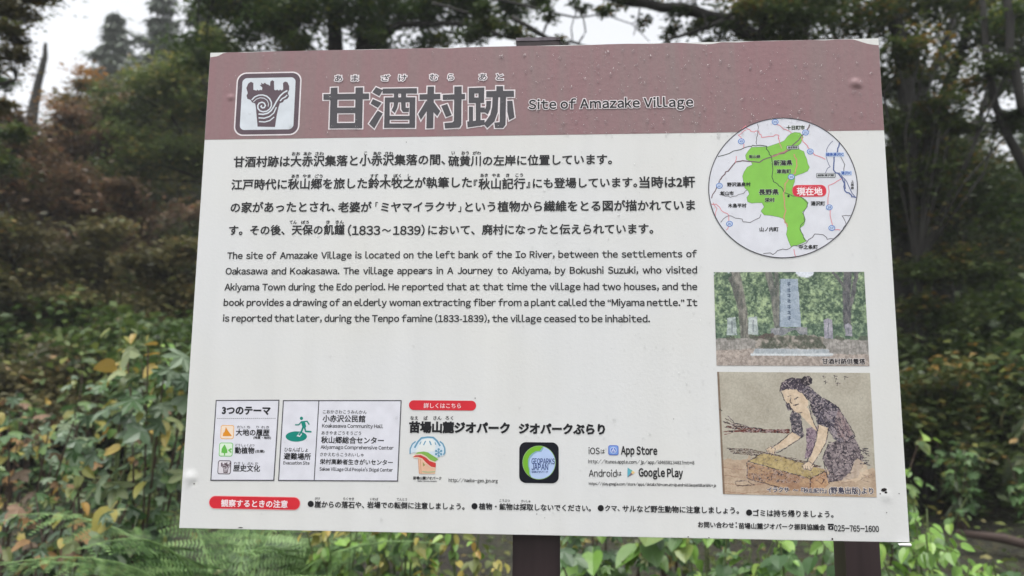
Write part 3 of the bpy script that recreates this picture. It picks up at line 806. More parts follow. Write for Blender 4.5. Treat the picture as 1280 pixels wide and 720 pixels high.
def picture_drawing(parent):
    c = Canvas([(896.3, 464.8), (1087.2, 466.1), (1095.7, 621.5), (903.6, 617.5)], 380, 310, 9); c.asp = 1.23
    Z = lambda L: [((x - 66 - (y - 40) * .049) / 788, (y - 40) / 634) for x, y in L]
    ink_, wash = (52, 44, 52), c.noise(30, 24, 3)
    c.img[:] = c.two(c.noise(8, 7, 2), (176, 169, 154), (186, 180, 165))
    c.mix(c.poly(Z([(60, 500), (300, 480), (560, 520), (700, 560), (880, 530), (890, 690), (60, 690)]), .05), c.two(c.noise(10, 22, 3), (176, 148, 124), (196, 172, 148)), .8)
    st = lambda P, w, col=ink_, a=.9, rag=.014: c.mix(c.stroke(Z(P), w * .68, rag) * np.clip(c.noise(60, 50, 2) * 2.2 - .1, .25, 1), col, a)
    # bundles of stalks
    rr = random.Random(4)
    for i in range(13):
        y0 = 300 + i * 5.5; st([(100 + rr.uniform(0, 25), y0 + rr.uniform(-14, 12)), (230, 340 + rr.uniform(-16, 18)), (440, 348 + rr.uniform(-10, 10))], .0034, (74 + i * 3, 54, 48), .95)
    st([(122, 268), (160, 308), (230, 325)], .004); st([(100, 305), (170, 325), (300, 335)], .004)
    for i in range(8): st([(120 + i * 5, 440 + i * 4), (230, 440 + i * 4), (380, 470 + i * 3), (520, 500 + i * 4), (600, 525)], .003, (80, 60, 50), .95)
    for y in (540, 580, 620, 660): st([(100, y), (200, y + 8), (330, y - 4), (460, y + 20)], .003, (150, 110, 90), .7)
    # working block
    c.mix(c.poly(Z([(225, 505), (300, 462), (400, 480), (630, 545), (560, 580), (540, 590)]), .01), c.two(wash, (170, 150, 104), (192, 172, 124)))
    c.mix(c.poly(Z([(220, 508), (545, 585), (548, 650), (440, 650), (225, 590)]), .012), c.two(c.noise(12, 30, 3), (158, 124, 100), (186, 154, 122)))
    c.mix(c.poly(Z([(545, 585), (630, 545), (640, 615), (600, 652), (548, 650)]), .012), c.two(wash, (168, 128, 98), (192, 156, 122)))
    for P in ([(228, 505), (545, 588)], [(228, 505), (300, 458)], [(222, 508), (222, 592), (440, 648)], [(545, 588), (548, 650)], [(545, 588), (632, 545), (642, 612)]): st(P, .004)
    st([(600, 575), (580, 595), (605, 615), (618, 590), (602, 582)], .003, (110, 70, 60)); st([(260, 540), (330, 560), (420, 575)], .003, (126, 80, 60), .7); st([(160, 610), (210, 600), (260, 625), (170, 630), (160, 612)], .004, (70, 58, 58), .8)
    # figure: skirt, jacket, arms, head
    skin = c.two(c.noise(30, 24), (206, 184, 158), (218, 198, 174))
    c.mix(c.poly(Z([(640, 410), (770, 370), (820, 470), (810, 520), (790, 580), (700, 590), (650, 600), (632, 540), (612, 480)]), .03), c.two(wash, (104, 94, 98), (146, 134, 136)))
    c.mix(c.poly(Z([(740, 560), (790, 480), (830, 500), (850, 550), (780, 600), (700, 600)]), .03), skin, .7)
    c.mix(c.poly(Z([(525, 330), (590, 320), (560, 470), (520, 490), (530, 400)]), .015), c.two(wash, (128, 108, 122), (160, 142, 150)))
    c.mix(c.poly(Z([(500, 260), (560, 330), (585, 345), (560, 290), (540, 230), (500, 190)]), .01), skin)
    c.mix(c.poly(Z([(545, 190), (620, 170), (690, 220), (730, 290), (775, 370), (700, 408), (660, 380), (640, 330), (590, 310), (560, 250)]), .022), c.two(c.noise(24, 20, 3), (70, 66, 78), (146, 136, 142), .35, .7))
    c.mix(c.poly(Z([(690, 220), (770, 360), (720, 400), (670, 330)]), .03), c.two(wash, (140, 116, 116), (170, 150, 146)), .8)
    c.mix(c.poly(Z([(450, 240), (495, 260), (520, 370), (500, 382), (455, 350), (442, 290)]), .018), c.two(wash, (62, 60, 68), (112, 106, 112)))
    c.mix(c.poly(Z([(455, 350), (500, 378), (420, 430), (350, 455), (340, 440), (400, 395)]), .008), skin)
    c.mix(c.poly(Z([(590, 310), (640, 330), (632, 390), (590, 470), (555, 525), (525, 520), (560, 450), (580, 390)]), .008), skin)
    for P in ([(318, 440), (345, 425), (370, 440), (365, 465), (330, 462)], [(505, 520), (540, 500), (570, 520), (550, 545), (515, 540)]): c.mix(c.poly(Z(P), .01), skin); st(P + [P[0]], .003)
    for k in range(4): st([(322 + k * 10, 445 + k * 3), (316 + k * 11, 462 + k * 4)], .0025); st([(510 + k * 11, 525), (514 + k * 11, 542)], .0025)
    c.mix(c.poly(Z([(400, 130), (470, 120), (530, 160), (540, 210), (505, 255), (470, 245), (440, 220), (415, 180)]), .01), skin)
    c.mix(c.poly(Z([(392, 140), (405, 95), (450, 70), (500, 72), (560, 130), (620, 180), (560, 200), (530, 180), (490, 130), (430, 128)]), .012), c.two(wash, (68, 64, 74), (122, 114, 122)))
    c.mix(c.poly(Z([(392, 138), (400, 92), (450, 66), (510, 74), (520, 120), (500, 150), (470, 122), (430, 126)]), .014), (84, 76, 88))
    for k in range(16): st([(396 + k * 7, 134 - k * .6), (420 + k * 6, 100 + (k % 3) * 6), (470 + k * 3, 76 + k)], .0022, (48, 42, 50), .7)
    c.mix(c.poly(Z([(498, 78), (512, 62), (540, 58), (560, 74), (558, 98), (536, 112), (508, 102)]), .012), (52, 46, 52)); c.mix(c.poly(Z([(420, 205), (440, 200), (455, 235), (435, 240)]), .01), (84, 78, 88))
    for P in ([(398, 140), (415, 185), (440, 222), (475, 250), (505, 250)], [(430, 165), (448, 162)], [(465, 180), (484, 172)], [(450, 172), (446, 195), (456, 200)], [(462, 215), (486, 208)], [(540, 210), (560, 290), (588, 345)],
              [(455, 352), (400, 395), (345, 435)], [(500, 380), (430, 428), (370, 460)], [(640, 330), (632, 392), (590, 470), (556, 522)], [(590, 310), (578, 395), (530, 500)], [(620, 172), (692, 222), (742, 300), (778, 372)],
              [(392, 140), (405, 95), (450, 70), (500, 74)], [(640, 400), (700, 412), (780, 370)], [(640, 410), (610, 485), (640, 600), (700, 592)], [(690, 430), (680, 500), (700, 560)], [(730, 420), (760, 500), (750, 560)]):
        st(P, .0042)
    for i in range(90):
        x = rr.uniform(545, 750); y = 200 + (x - 560) * .75 + rr.uniform(-25, 50); st([(x, y), (x + rr.uniform(5, 25), y + rr.uniform(10, 40))], .0028, (54, 48, 64), .7)
    for i in range(14):
        x = rr.uniform(800, 845); y = rr.uniform(430, 515); st([(x - 12, y), (x + rr.uniform(2, 18), y + rr.uniform(-6, 10))], .004, (54, 50, 56), .8)
    for i in range(12):
        x = rr.uniform(640, 870); y = rr.uniform(540, 600); st([(x, y), (x + rr.uniform(20, 60), y + rr.uniform(-30, 20))], .0022, (110, 84, 76), .6)
    for (x, y) in ((620, 62), (628, 90), (676, 60), (684, 78), (688, 100), (730, 66)):
        st([(x - 8, y - 4), (x + 10, y)], .003); st([(x, y - 8), (x - 4, y + 8)], .0026)
    dk = np.clip((160 - c.img.mean(-1)) / 40, 0, 1) * (c.Y < .9)
    c.mix((c.noise(110, 90, 2) > .60) * dk, (184, 170, 168), .75); c.mix((c.noise(110, 90, 2) > .62) * dk, (48, 44, 52), .8)
    c.mix((c.X < .012) * 1.0, (120, 100, 84), .8)
    c.img += (c.noise(120, 100, 1) - .5)[..., None] * 18
    return c.build("drawing_of_woman", 2, PAINT, parent)


# ------------------------------------------------------------------ the information board itself
def board_mats():
    m, nt, p = new_mat("white_vinyl")
    geo = nd(nt, "ShaderNodeNewGeometry")
    mp = nd(nt, "ShaderNodeMapping"); nt.links.new(geo.outputs["Position"], mp.inputs[0])
    mp.inputs["Scale"].default_value = (26, 1, 3)
    n1 = nd(nt, "ShaderNodeTexNoise", Scale=1.0, Detail=4.0); nt.links.new(mp.outputs[0], n1.inputs["Vector"])
    n2 = nd(nt, "ShaderNodeTexNoise", Scale=5.0, Detail=3.0); nt.links.new(geo.outputs["Position"], n2.inputs["Vector"])
    r1 = ramp(nt, [(.35, (.72, .725, .72)), (.7, (.76, .765, .76))], n1.outputs[0])
    r2 = ramp(nt, [(.4, (1, 1, 1)), (.65, (1, .99, .96))], n2.outputs[0])
    mx = nd(nt, "ShaderNodeMix", data_type='RGBA', blend_type='MULTIPLY'); mx.inputs[0].default_value = 1
    nt.links.new(r1.outputs[0], mx.inputs[6]); nt.links.new(r2.outputs[0], mx.inputs[7])
    nt.links.new(mx.outputs[2], p.inputs["Base Color"])
    p.inputs["Roughness"].default_value = .38; p.inputs["Specular IOR Level"].default_value = .4
    b = nd(nt, "ShaderNodeBump", Strength=.12, Distance=.001)
    n3 = nd(nt, "ShaderNodeTexNoise", Scale=260.0, Detail=3.0); nt.links.new(geo.outputs["Position"], n3.inputs["Vector"])
    nt.links.new(n3.outputs[0], b.inputs["Height"]); nt.links.new(b.outputs[0], p.inputs["Normal"])
    vinyl = m
    m, nt, p = new_mat("faded_mauve_vinyl")
    geo = nd(nt, "ShaderNodeNewGeometry")
    mp = nd(nt, "ShaderNodeMapping"); nt.links.new(geo.outputs["Position"], mp.inputs[0])
    mp.inputs["Scale"].default_value = (34, 1, 2.0)
    n1 = nd(nt, "ShaderNodeTexNoise", Scale=1.0, Detail=5.0, Roughness=.6); nt.links.new(mp.outputs[0], n1.inputs["Vector"])
    mauve, dull = lin((150, 116, 119), .96), lin((143, 123, 122), .97)
    r1 = ramp(nt, [(.40, mauve), (.70, dull)], n1.outputs[0])
    n2 = nd(nt, "ShaderNodeTexNoise", Scale=150.0, Detail=4.0, Roughness=.7); nt.links.new(geo.outputs["Position"], n2.inputs["Vector"])
    r2 = ramp(nt, [(.25, (.92, .92, .92)), (.6, (1.03, 1.03, 1.03))], n2.outputs[0])
    mx = nd(nt, "ShaderNodeMix", data_type='RGBA', blend_type='MULTIPLY'); mx.inputs[0].default_value = 1
    nt.links.new(r1.outputs[0], mx.inputs[6]); nt.links.new(r2.outputs[0], mx.inputs[7])
    nt.links.new(mx.outputs[2], p.inputs["Base Color"])
    p.inputs["Roughness"].default_value = .42; p.inputs["Specular IOR Level"].default_value = .4
    b = nd(nt, "ShaderNodeBump", Strength=.3, Distance=.001); nt.links.new(n2.outputs[0], b.inputs["Height"]); nt.links.new(b.outputs[0], p.inputs["Normal"])
    mauve_m = m
    m, nt, p = new_mat("dark_brown_paint")
    geo = nd(nt, "ShaderNodeNewGeometry")
    mp = nd(nt, "ShaderNodeMapping"); nt.links.new(geo.outputs["Position"], mp.inputs[0]); mp.inputs["Scale"].default_value = (60, 60, 4)
    n1 = nd(nt, "ShaderNodeTexNoise", Scale=1.0, Detail=5.0); nt.links.new(mp.outputs[0], n1.inputs["Vector"])
    r1 = ramp(nt, [(.3, (.024, .015, .016)), (.7, (.045, .028, .030))], n1.outputs[0]); nt.links.new(r1.outputs[0], p.inputs["Base Color"])
    p.inputs["Roughness"].default_value = .4
    paint = m
    m, nt, p = new_mat("weathered_metal"); p.inputs["Metallic"].default_value = .5; p.inputs["Roughness"].default_value = .55
    geo = nd(nt, "ShaderNodeNewGeometry"); n1 = nd(nt, "ShaderNodeTexNoise", Scale=90.0, Detail=4.0); nt.links.new(geo.outputs["Position"], n1.inputs["Vector"])
    r1 = ramp(nt, [(.3, (.09, .075, .085)), (.7, (.17, .15, .17))], n1.outputs[0]); nt.links.new(r1.outputs[0], p.inputs["Base Color"])
    metal = m
    return vinyl, mauve_m, paint, metal


VINYL, MAUVE, BROWN, METAL = board_mats()
BOARD_WHITE = ink((226, 226, 222), .5); BACK = ink((60, 58, 58), .5)
POST_X = S(668.5, 664)[0] - PANEL_W / 2 + .0012
sign = empty("information_sign", (POST_X, .045, 0), "white information board with mauve heading band on a dark brown post", "sign")

mb = MB()
hw = PANEL_W / 2
mb.box(-hw, hw, 0.0, .003, TOP_Z - PANEL_H, TOP_Z)
mb.build("backing_board", [BOARD_WHITE], sign)
mb = MB(); mb.box(-hw + .0005, hw + .0011, .003, .006, TOP_Z - PANEL_H + .0005, TOP_Z - .0006)
mb.build("edge_shade_plate", [BACK], sign)  # added dark plate; its lip stands in for the shadow line at the right edge


def grid_sheet(name, x0f, x1f, y0f, y1f, nx, ny, yoff, mat, bumps=(), parent=None):
    """a thin sheet over board columns/rows given by functions, lifted where something under it bulges"""
    V = []; F = []
    for j in range(ny + 1):
        for i in range(nx + 1):
            u, v = i / nx, j / ny
            yt, yb = y1f(u), y0f(u)
            Y = yb + (yt - yb) * v
            X = x0f(v) + (x1f(v) - x0f(v)) * u
            z = yoff
            for bx, by, br, bh in bumps:
                d = math.hypot(X - bx, Y - by) / br
                if d < 1: z -= bh * (math.cos(math.pi * d) + 1) / 2
            V.append((X - hw, z, TOP_Z + Y))
    for j in range(ny):
        for i in range(nx):
            a = j * (nx + 1) + i; F.append((a, a + 1, a + nx + 2, a + nx + 1))
    return mesh_obj(name, V, F, mat, parent, smooth=True)


rs = random.Random(21)
jag = [(0, 0)]
while jag[-1][0] < 1: jag.append((jag[-1][0] + rs.uniform(.008, .04), rs.uniform(0, 1) ** 3 * .0014))
jag = [(0, .0062), (.012, .0050), (.020, .0012), (.026, .0002)] + [q for q in jag if .03 < q[0] < .70] + [(.715, .0002), (.735, .0018), (.75, .0030), (.762, .0028), (.775, .0006)] + [q for q in jag if .78 < q[0] < .955] + [(.964, .0006), (.974, .0036), (.985, .0070), (.995, .0084), (1, .0090)]
tear = lambda u: -float(np.interp(u, [q[0] for q in jag], [q[1] for q in jag]))
BAND_Y = S(640, 169.4)[1]
bp = lambda px, py, r, h: (S(px, py)[0], S(px, py)[1], r, h)
grid_sheet("white_film", lambda v: .0003, lambda v: PANEL_W - .0002, lambda u: -PANEL_H + .0004, lambda u: BAND_Y - .0002, 300, 150, -.0002, VINYL,
           [bp(238, 597, .011, .0018), bp(243, 604, .004, -.0012), bp(233, 607, .004, .0006), bp(1107, 620, .010, .0008), bp(592, 345, .004, .0006)], sign)
grid_sheet("heading_band", lambda v: .0003, lambda v: PANEL_W - .0002, lambda u: BAND_Y, tear, 300, 60, -.0003, MAUVE,
           [bp(1069, 104, .0085, .0026), bp(1074, 107, .005, .0012), bp(288.5, 122, .006, .0014)], sign)
# curled corner of the film and small chips
mb = MB()
c0 = np.array(W2(S(1136.5, 677), 0))
for k in range(6):
    t = k / 5; a = math.pi * 1.2 * t
    mb.v += [tuple(c0 + np.array([-.0135 + .002 * t, -.0015 - .002 * math.sin(a), -.002 - .0025 * (1 - math.cos(a)) * .5])), tuple(c0 + np.array([.0005, -.001 - .003 * math.sin(a), -.0015 - .0035 * (1 - math.cos(a)) * .5]))]
    mb.n += 2
    if k: b_ = mb.n - 4; mb.f.append((b_, b_ + 1, b_ + 3, b_ + 2)); mb.m.append(0)
mb.build("curled_corner", [VINYL], sign)
mb = MB()
def chip(px, py, w, h, n=11):
    cx, cy = S(px, py); V = [W2((cx + w * .00092 * rs.uniform(.5, 1) * math.cos(2 * math.pi * i / n), cy + h * .00092 * rs.uniform(.5, 1) * math.sin(2 * math.pi * i / n)), 6) for i in range(n)]
    mb.add(V, [tuple(range(n))])
for a in ((1104.5, 612.5, 4.2, 2.8), (1107, 615.5, 2.6, 1.6), (1105, 620.5, 1.1, 1.1), (1100, 617, 1, 1), (1108, 640.6, .8, .8), (1123.5, 617, .9, .9), (900, 511.6, 1, 1), (902, 513, 1.2, .8), (301, 659.4, 4, .8), (1040, 673.6, 1.6, 1.6), (860, 671, 1.8, .6), (886, 672, 1.5, .7),
          (594, 497.6, .9, .9), (671, 642.4, .7, .7), (681, 647, .5, .8), (700, 649.6, .4, .4), (243, 604.6, 1.6, .9), (295, 590, .0, .0), (842, 523.6, 1, .5), (508, 178, .5, 1.6)):
    chip(*a)
tag(mb.build("dirt_speck", [ink((34, 28, 28), .6)], sign), kind="stuff")
# post: square steel tube with a plate on top, bolted to two rails behind the board
mb = MB()
px0, px1 = POST_X - .0278, POST_X + .0278
mb.box(px0, px1, .018, .073, -.4, TOP_Z + .0150)
o = mb.build("post", [BROWN], sign)
mb = MB(); mb.box(px0 - .0004, px1 - .005, .017, .0735, TOP_Z + .0152, TOP_Z + .0196); mb.box(px1 - .0048, px1 + .001, .0165, .074, TOP_Z + .0151, TOP_Z + .0190, 1)
mb.build("post_cap", [METAL, BROWN], sign)
for z in (TOP_Z - .09, TOP_Z - PANEL_H + .09):
    mb = MB(); mb.box(-.39, .39, .0062, .0178, z - .015, z + .015); mb.build("mounting_rail", [METAL], sign)
    for x in (-.37, .37, POST_X):
        mb = MB(); mb.tube([(x, .0180, z), (x, .0235, z)], .006, .006, 6); mb.build("bolt", [METAL], sign)

for pr_ in PRINTS: pass
pic1 = picture_monument(sign); pic2 = picture_drawing(sign)
pr = Print("picture_caption"); PRINTS.append(pr)
ow = (ink((232, 226, 222)), .05)
pr.T("甘酒村跡供養塔", 1027.4, 451.6, 1081.4, ink((40, 34, 38)), .03, 4.5, outline=ow)
pr = Print("drawing_caption"); PRINTS.append(pr)
pr.T("イラクサ", 958.6, 611.8, 986, ink((54, 52, 74)), .03, 4.5, outline=ow); pr.T("〜『秋山記行』", 991, 612.6, 1033, ink((54, 52, 74)), .03, 4.5, outline=ow)
pr.T("(野島出版)より", 1035.5, 613.4, 1091.6, ink((54, 52, 74)), .03, 4.5, outline=ow)
finish_prints(sign)

# ------------------------------------------------------------------ rain drops on the board
m, nt, p = new_mat("rain_water")
nt.nodes.remove(p)
gl = nd(nt, "ShaderNodeBsdfGlossy", Roughness=.08); tr_ = nd(nt, "ShaderNodeBsdfTransparent", Color=(.95, .95, .95, 1))
fr = nd(nt, "ShaderNodeFresnel", IOR=1.45); mxs = nd(nt, "ShaderNodeMixShader")
gb = nd(nt, "ShaderNodeNewGeometry"); iv = nd(nt, "ShaderNodeMapRange"); iv.inputs["To Min"].default_value = 1; iv.inputs["To Max"].default_value = .22; nt.links.new(gb.outputs["Backfacing"], iv.inputs[0])
mlt = nd(nt, "ShaderNodeMath", operation='MULTIPLY'); nt.links.new(fr.outputs[0], mlt.inputs[0]); nt.links.new(iv.outputs[0], mlt.inputs[1])
nt.links.new(mlt.outputs[0], mxs.inputs[0]); nt.links.new(tr_.outputs[0], mxs.inputs[1]); nt.links.new(gl.outputs[0], mxs.inputs[2])
nt.links.new(mxs.outputs[0], nt.nodes["Material Output"].inputs["Surface"])
WATER = m
rd = random.Random(77)
mb = MB()
def drop(px, py, r, run=1.0):
    cx, cy = S(px, py); k = 10; V = []; F = []
    a0 = rd.uniform(0, 6.28); ir = [rd.uniform(.8, 1.15) for _ in range(k)]
    for ring, (rr, hh) in enumerate(((1, 0), (.86, .42), (.5, .72))):
        for j in range(k):
            t = 2 * math.pi * j / k
            x = rr * math.cos(t) * r * ir[j]; y = rr * math.sin(t) * r * ir[j]
            if y > 0: y *= run
            else: hh2 = hh
            V.append((cx + x - hw, -.0007 - hh * r * .5 * (1.25 if math.sin(t) < 0 else .8), TOP_Z + cy + y))
    V.append((cx - hw, -.0007 - .8 * r * .5, TOP_Z + cy))
    for q in range(2):
        for j in range(k): F.append((q * k + j, q * k + (j + 1) % k, (q + 1) * k + (j + 1) % k, (q + 1) * k + j))
    for j in range(k): F.append((2 * k + j, 2 * k + (j + 1) % k, 3 * k))
    mb.add(V, F)
n = 0
while n < 900:
    x, y = rd.uniform(268, 1100), rd.uniform(58, 172)
    if rd.random() > (.12 + .88 * min(1, max(0, (x - 560) / 200))): continue
    if x > 1010 and rd.random() < .35: continue
    big = rd.random() < .2
    drop(x, y, (rd.uniform(.0013, .0026) if big else rd.uniform(.0004, .0012)), rd.uniform(1, 1.9)); n += 1
n = 0
while n < 420:
    x, y = rd.uniform(232, 1120), rd.uniform(180, 665)
    w = math.exp(-((x - 780) / 190) ** 2) * (1 if y < 600 else .3) + .06 + .5 * (x > 1000) * (y > 440)
    if rd.random() > w: continue
    big = rd.random() < .12
    drop(x, y, (rd.uniform(.0010, .0017) if big else rd.uniform(.0004, .0010)), rd.uniform(1, 2.2)); n += 1
for x, y, r in ((959, 513, .0026), (1077, 499, .0026), (930, 482, .0018), (949, 481, .0018), (768, 525, .003), (858, 480, .0022), (806, 434, .0022), (776, 406, .002), (969, 470, .0016), (867, 392, .002), (1081, 573, .002), (804, 548, .002)):
    drop(x, y, r * .7, 1.7)
drops = mb.build("rain_drop", [WATER], None, smooth=True)
tag(drops, "clear rain drops beaded over the printed face of the board", "rain drops", kind="stuff")

# ------------------------------------------------------------------ ground
def H(x, y):
    """terrain height"""
    h = 0.32 * min(1, max(0, (y + .2) / 2.2)) + .045 * max(0, y - 2)
    h += .10 * math.sin(.9 * x + 1.3) * math.cos(.7 * y) * min(1, max(0, y / 3)) + .05 * math.sin(2.3 * x + y * 1.9) * min(1, max(0, y))
    if y > 26: h += .16 * (y - 26) * min(1, (y - 26) / 20)
    return h


def at(px, py, d):
    """the point that shows at a photo pixel, d metres in front of the camera along the ground"""
    v = np.array([(px - 640) / F_PX, (360 - py) / F_PX, -1.0])
    w = ax[0] * v[0] + ax[1] * v[1] + ax[2] * v[2]
    return CAM + w * (d / w[1])


def ground(px, d):
    q = at(px, 500, d)
    return np.array([q[0], q[1], H(q[0], q[1])])


us = np.concatenate([-np.geomspace(300, 12, 22), np.linspace(-11, 11, 90), np.geomspace(12, 300, 22)])
vs = np.concatenate([-np.geomspace(200, 4, 12), np.linspace(-3.5, 16, 110), np.geomspace(16.5, 420, 44)])
gr = np.random.RandomState(2)
V = np.array([(x, y, H(x, y) + (gr.rand() - .5) * (.05 if abs(x) < 12 and y < 17 else 0)) for y in vs for x in us])
V[:, 2] = np.where(V[:, 1] > 70, H(0, 70) + (V[:, 2] * 0), V[:, 2])
nx = len(us)
i = np.arange(len(vs) - 1)[:, None] * nx + np.arange(nx - 1)[None]
F = np.stack([i, i + 1, i + nx + 1, i + nx], -1).reshape(-1, 4)
m, nt, p = new_mat("leaf_litter_soil")
geo = nd(nt, "ShaderNodeNewGeometry")
n1 = nd(nt, "ShaderNodeTexNoise", Scale=1.2, Detail=6.0); nt.links.new(geo.outputs["Position"], n1.inputs["Vector"])
n2 = nd(nt, "ShaderNodeTexVoronoi", Scale=26.0); nt.links.new(geo.outputs["Position"], n2.inputs["Vector"])
r1 = ramp(nt, [(.3, (.012, .009, .006)), (.5, (.020, .020, .009)), (.7, (.03, .034, .012))], n1.outputs[0])
r2 = ramp(nt, [(.0, (.4, .35, .3)), (.5, (1, 1, 1)), (1, (1.6, 1.3, .9))], n2.outputs["Color"])
mx = nd(nt, "ShaderNodeMix", data_type='RGBA', blend_type='MULTIPLY'); mx.inputs[0].default_value = 1
nt.links.new(r1.outputs[0], mx.inputs[6]); nt.links.new(r2.outputs[0], mx.inputs[7]); nt.links.new(mx.outputs[2], p.inputs["Base Color"])
p.inputs["Roughness"].default_value = .85
bmp = nd(nt, "ShaderNodeBump", Strength=.8, Distance=.03); nt.links.new(n2.outputs["Distance"], bmp.inputs["Height"]); nt.links.new(bmp.outputs[0], p.inputs["Normal"])
g_ = mesh_obj("ground", V, F, m, None, origin=(0, 0, 0), smooth=True); tag(g_, kind="structure")

# ------------------------------------------------------------------ plant materials
def leaf_mat(name, stops, rough=.42, trans=.32, spec=.35, k=1.45):
    m, nt, p = new_mat(name)
    a = nd(nt, "ShaderNodeAttribute", attribute_name="tint")
    stops = [(q, [min(.5, v * k) for v in c]) for q, c in stops]
    r = ramp(nt, stops, a.outputs["Fac"])
    nt.links.new(r.outputs[0], p.inputs["Base Color"])
    p.inputs["Roughness"].default_value = rough; p.inputs["Specular IOR Level"].default_value = spec
    t = nd(nt, "ShaderNodeBsdfTranslucent"); nt.links.new(r.outputs[0], t.inputs["Color"])
    x = nd(nt, "ShaderNodeMixShader"); x.inputs[0].default_value = trans
    nt.links.new(p.outputs[0], x.inputs[1]); nt.links.new(t.outputs[0], x.inputs[2])
    nt.links.new(x.outputs[0], nt.nodes["Material Output"].inputs["Surface"])
    return m


def solo_leaf_mat(name, stops, rough=.4, trans=.3):
    """for leaves that are objects: colour varies from leaf to leaf, with a paler midrib and blotches"""
    m, nt, p = new_mat(name)
    oi = nd(nt, "ShaderNodeObjectInfo")
    tc = nd(nt, "ShaderNodeTexCoord")
    n1 = nd(nt, "ShaderNodeTexNoise", Scale=30.0, Detail=3.0); nt.links.new(tc.outputs["Object"], n1.inputs["Vector"])
    ad = nd(nt, "ShaderNodeMath", operation='MULTIPLY_ADD'); nt.links.new(n1.outputs[0], ad.inputs[0]); ad.inputs[1].default_value = .35
    sb = nd(nt, "ShaderNodeMath", operation='SUBTRACT'); nt.links.new(oi.outputs["Random"], sb.inputs[0]); sb.inputs[1].default_value = .17
    nt.links.new(sb.outputs[0], ad.inputs[2])
    stops = [(q, [min(.5, v * 1.15) for v in c]) for q, c in stops]
    r = ramp(nt, stops, ad.outputs[0])
    nt.links.new(r.outputs[0], p.inputs["Base Color"])
    p.inputs["Roughness"].default_value = rough; p.inputs["Specular IOR Level"].default_value = .5
    t = nd(nt, "ShaderNodeBsdfTranslucent"); nt.links.new(r.outputs[0], t.inputs["Color"])
    x = nd(nt, "ShaderNodeMixShader"); x.inputs[0].default_value = trans
    nt.links.new(p.outputs[0], x.inputs[1]); nt.links.new(t.outputs[0], x.inputs[2])
    nt.links.new(x.outputs[0], nt.nodes["Material Output"].inputs["Surface"])
    return m


LM = dict(
    dark=leaf_mat("dark_green_leaf", [(0, (.018, .035, .010)), (.5, (.040, .070, .018)), (.85, (.075, .105, .025)), (1, (.13, .14, .03))], k=1.5),
    mid=leaf_mat("mid_green_leaf", [(0, (.028, .042, .014)), (.5, (.062, .085, .026)), (.85, (.10, .125, .04)), (1, (.20, .17, .05))], k=1.75),
    needle=leaf_mat("conifer_needle", [(0, (.018, .032, .016)), (.5, (.038, .060, .030)), (1, (.075, .095, .045))], trans=.12),
    grey=leaf_mat("haze_tinted_needle", [(0, (.05, .065, .05)), (.5, (.09, .11, .085)), (1, (.13, .15, .11))], trans=.12),  # needles paled and greyed: distance haze put into the colour
    russet=leaf_mat("russet_leaf", [(0, (.040, .030, .020)), (.35, (.085, .060, .036)), (.6, (.13, .085, .050)), (.8, (.16, .080, .045)), (1, (.11, .11, .04))], k=1.45),
    brownolive=leaf_mat("brown_olive_leaf", [(0, (.025, .026, .012)), (.4, (.060, .056, .024)), (.7, (.10, .085, .036)), (.85, (.075, .095, .030)), (1, (.16, .10, .035))], k=1.8),
    orange=leaf_mat("orange_brown_leaf", [(0, (.07, .07, .025)), (.4, (.13, .10, .03)), (.75, (.24, .12, .035)), (1, (.30, .15, .03))], k=1.3),
    olive=leaf_mat("olive_leaf", [(0, (.030, .040, .014)), (.5, (.070, .080, .024)), (.85, (.12, .12, .03)), (1, (.26, .17, .03))], k=1.5),
    autumn=leaf_mat("turning_leaf", [(0, (.018, .030, .010)), (.55, (.040, .060, .016)), (.85, (.070, .085, .022)), (1, (.16, .10, .025))], k=1.4),
    litter=leaf_mat("ground_leaf", [(0, (.02, .03, .01)), (.5, (.05, .08, .02)), (.8, (.09, .11, .03)), (1, (.22, .16, .05))]),
    fern=leaf_mat("fern_green", [(0, (.020, .045, .012)), (.5, (.075, .140, .042)), (1, (.170, .260, .095))], rough=.5, trans=.25, k=1.35),
)
m, nt, p = new_mat("bark")
geo = nd(nt, "ShaderNodeNewGeometry"); mp = nd(nt, "ShaderNodeMapping"); nt.links.new(geo.outputs["Position"], mp.inputs[0]); mp.inputs["Scale"].default_value = (14, 14, 3)
n1 = nd(nt, "ShaderNodeTexNoise", Scale=1.0, Detail=6.0, Roughness=.65); nt.links.new(mp.outputs[0], n1.inputs["Vector"])
r1 = ramp(nt, [(.3, (.006, .005, .004)), (.55, (.014, .012, .009)), (.75, (.034, .036, .026))], n1.outputs[0]); nt.links.new(r1.outputs[0], p.inputs["Base Color"])
bmp = nd(nt, "ShaderNodeBump", Strength=.7, Distance=.03); nt.links.new(n1.outputs[0], bmp.inputs["Height"]); nt.links.new(bmp.outputs[0], p.inputs["Normal"])
p.inputs["Roughness"].default_value = .8
BARK = m
m, nt, p = new_mat("pale_dead_wood"); p.inputs["Base Color"].default_value = (.14, .13, .11, 1); p.inputs["Roughness"].default_value = .8; DEAD = m
m, nt, p = new_mat("brown_stem"); p.inputs["Base Color"].default_value = (.055, .032, .022, 1); p.inputs["Roughness"].default_value = .6; STEM = m
m, nt, p = new_mat("green_stem"); p.inputs["Base Color"].default_value = (.09, .12, .04, 1); p.inputs["Roughness"].default_value = .6; GSTEM = m

NP = np.random.RandomState(11)


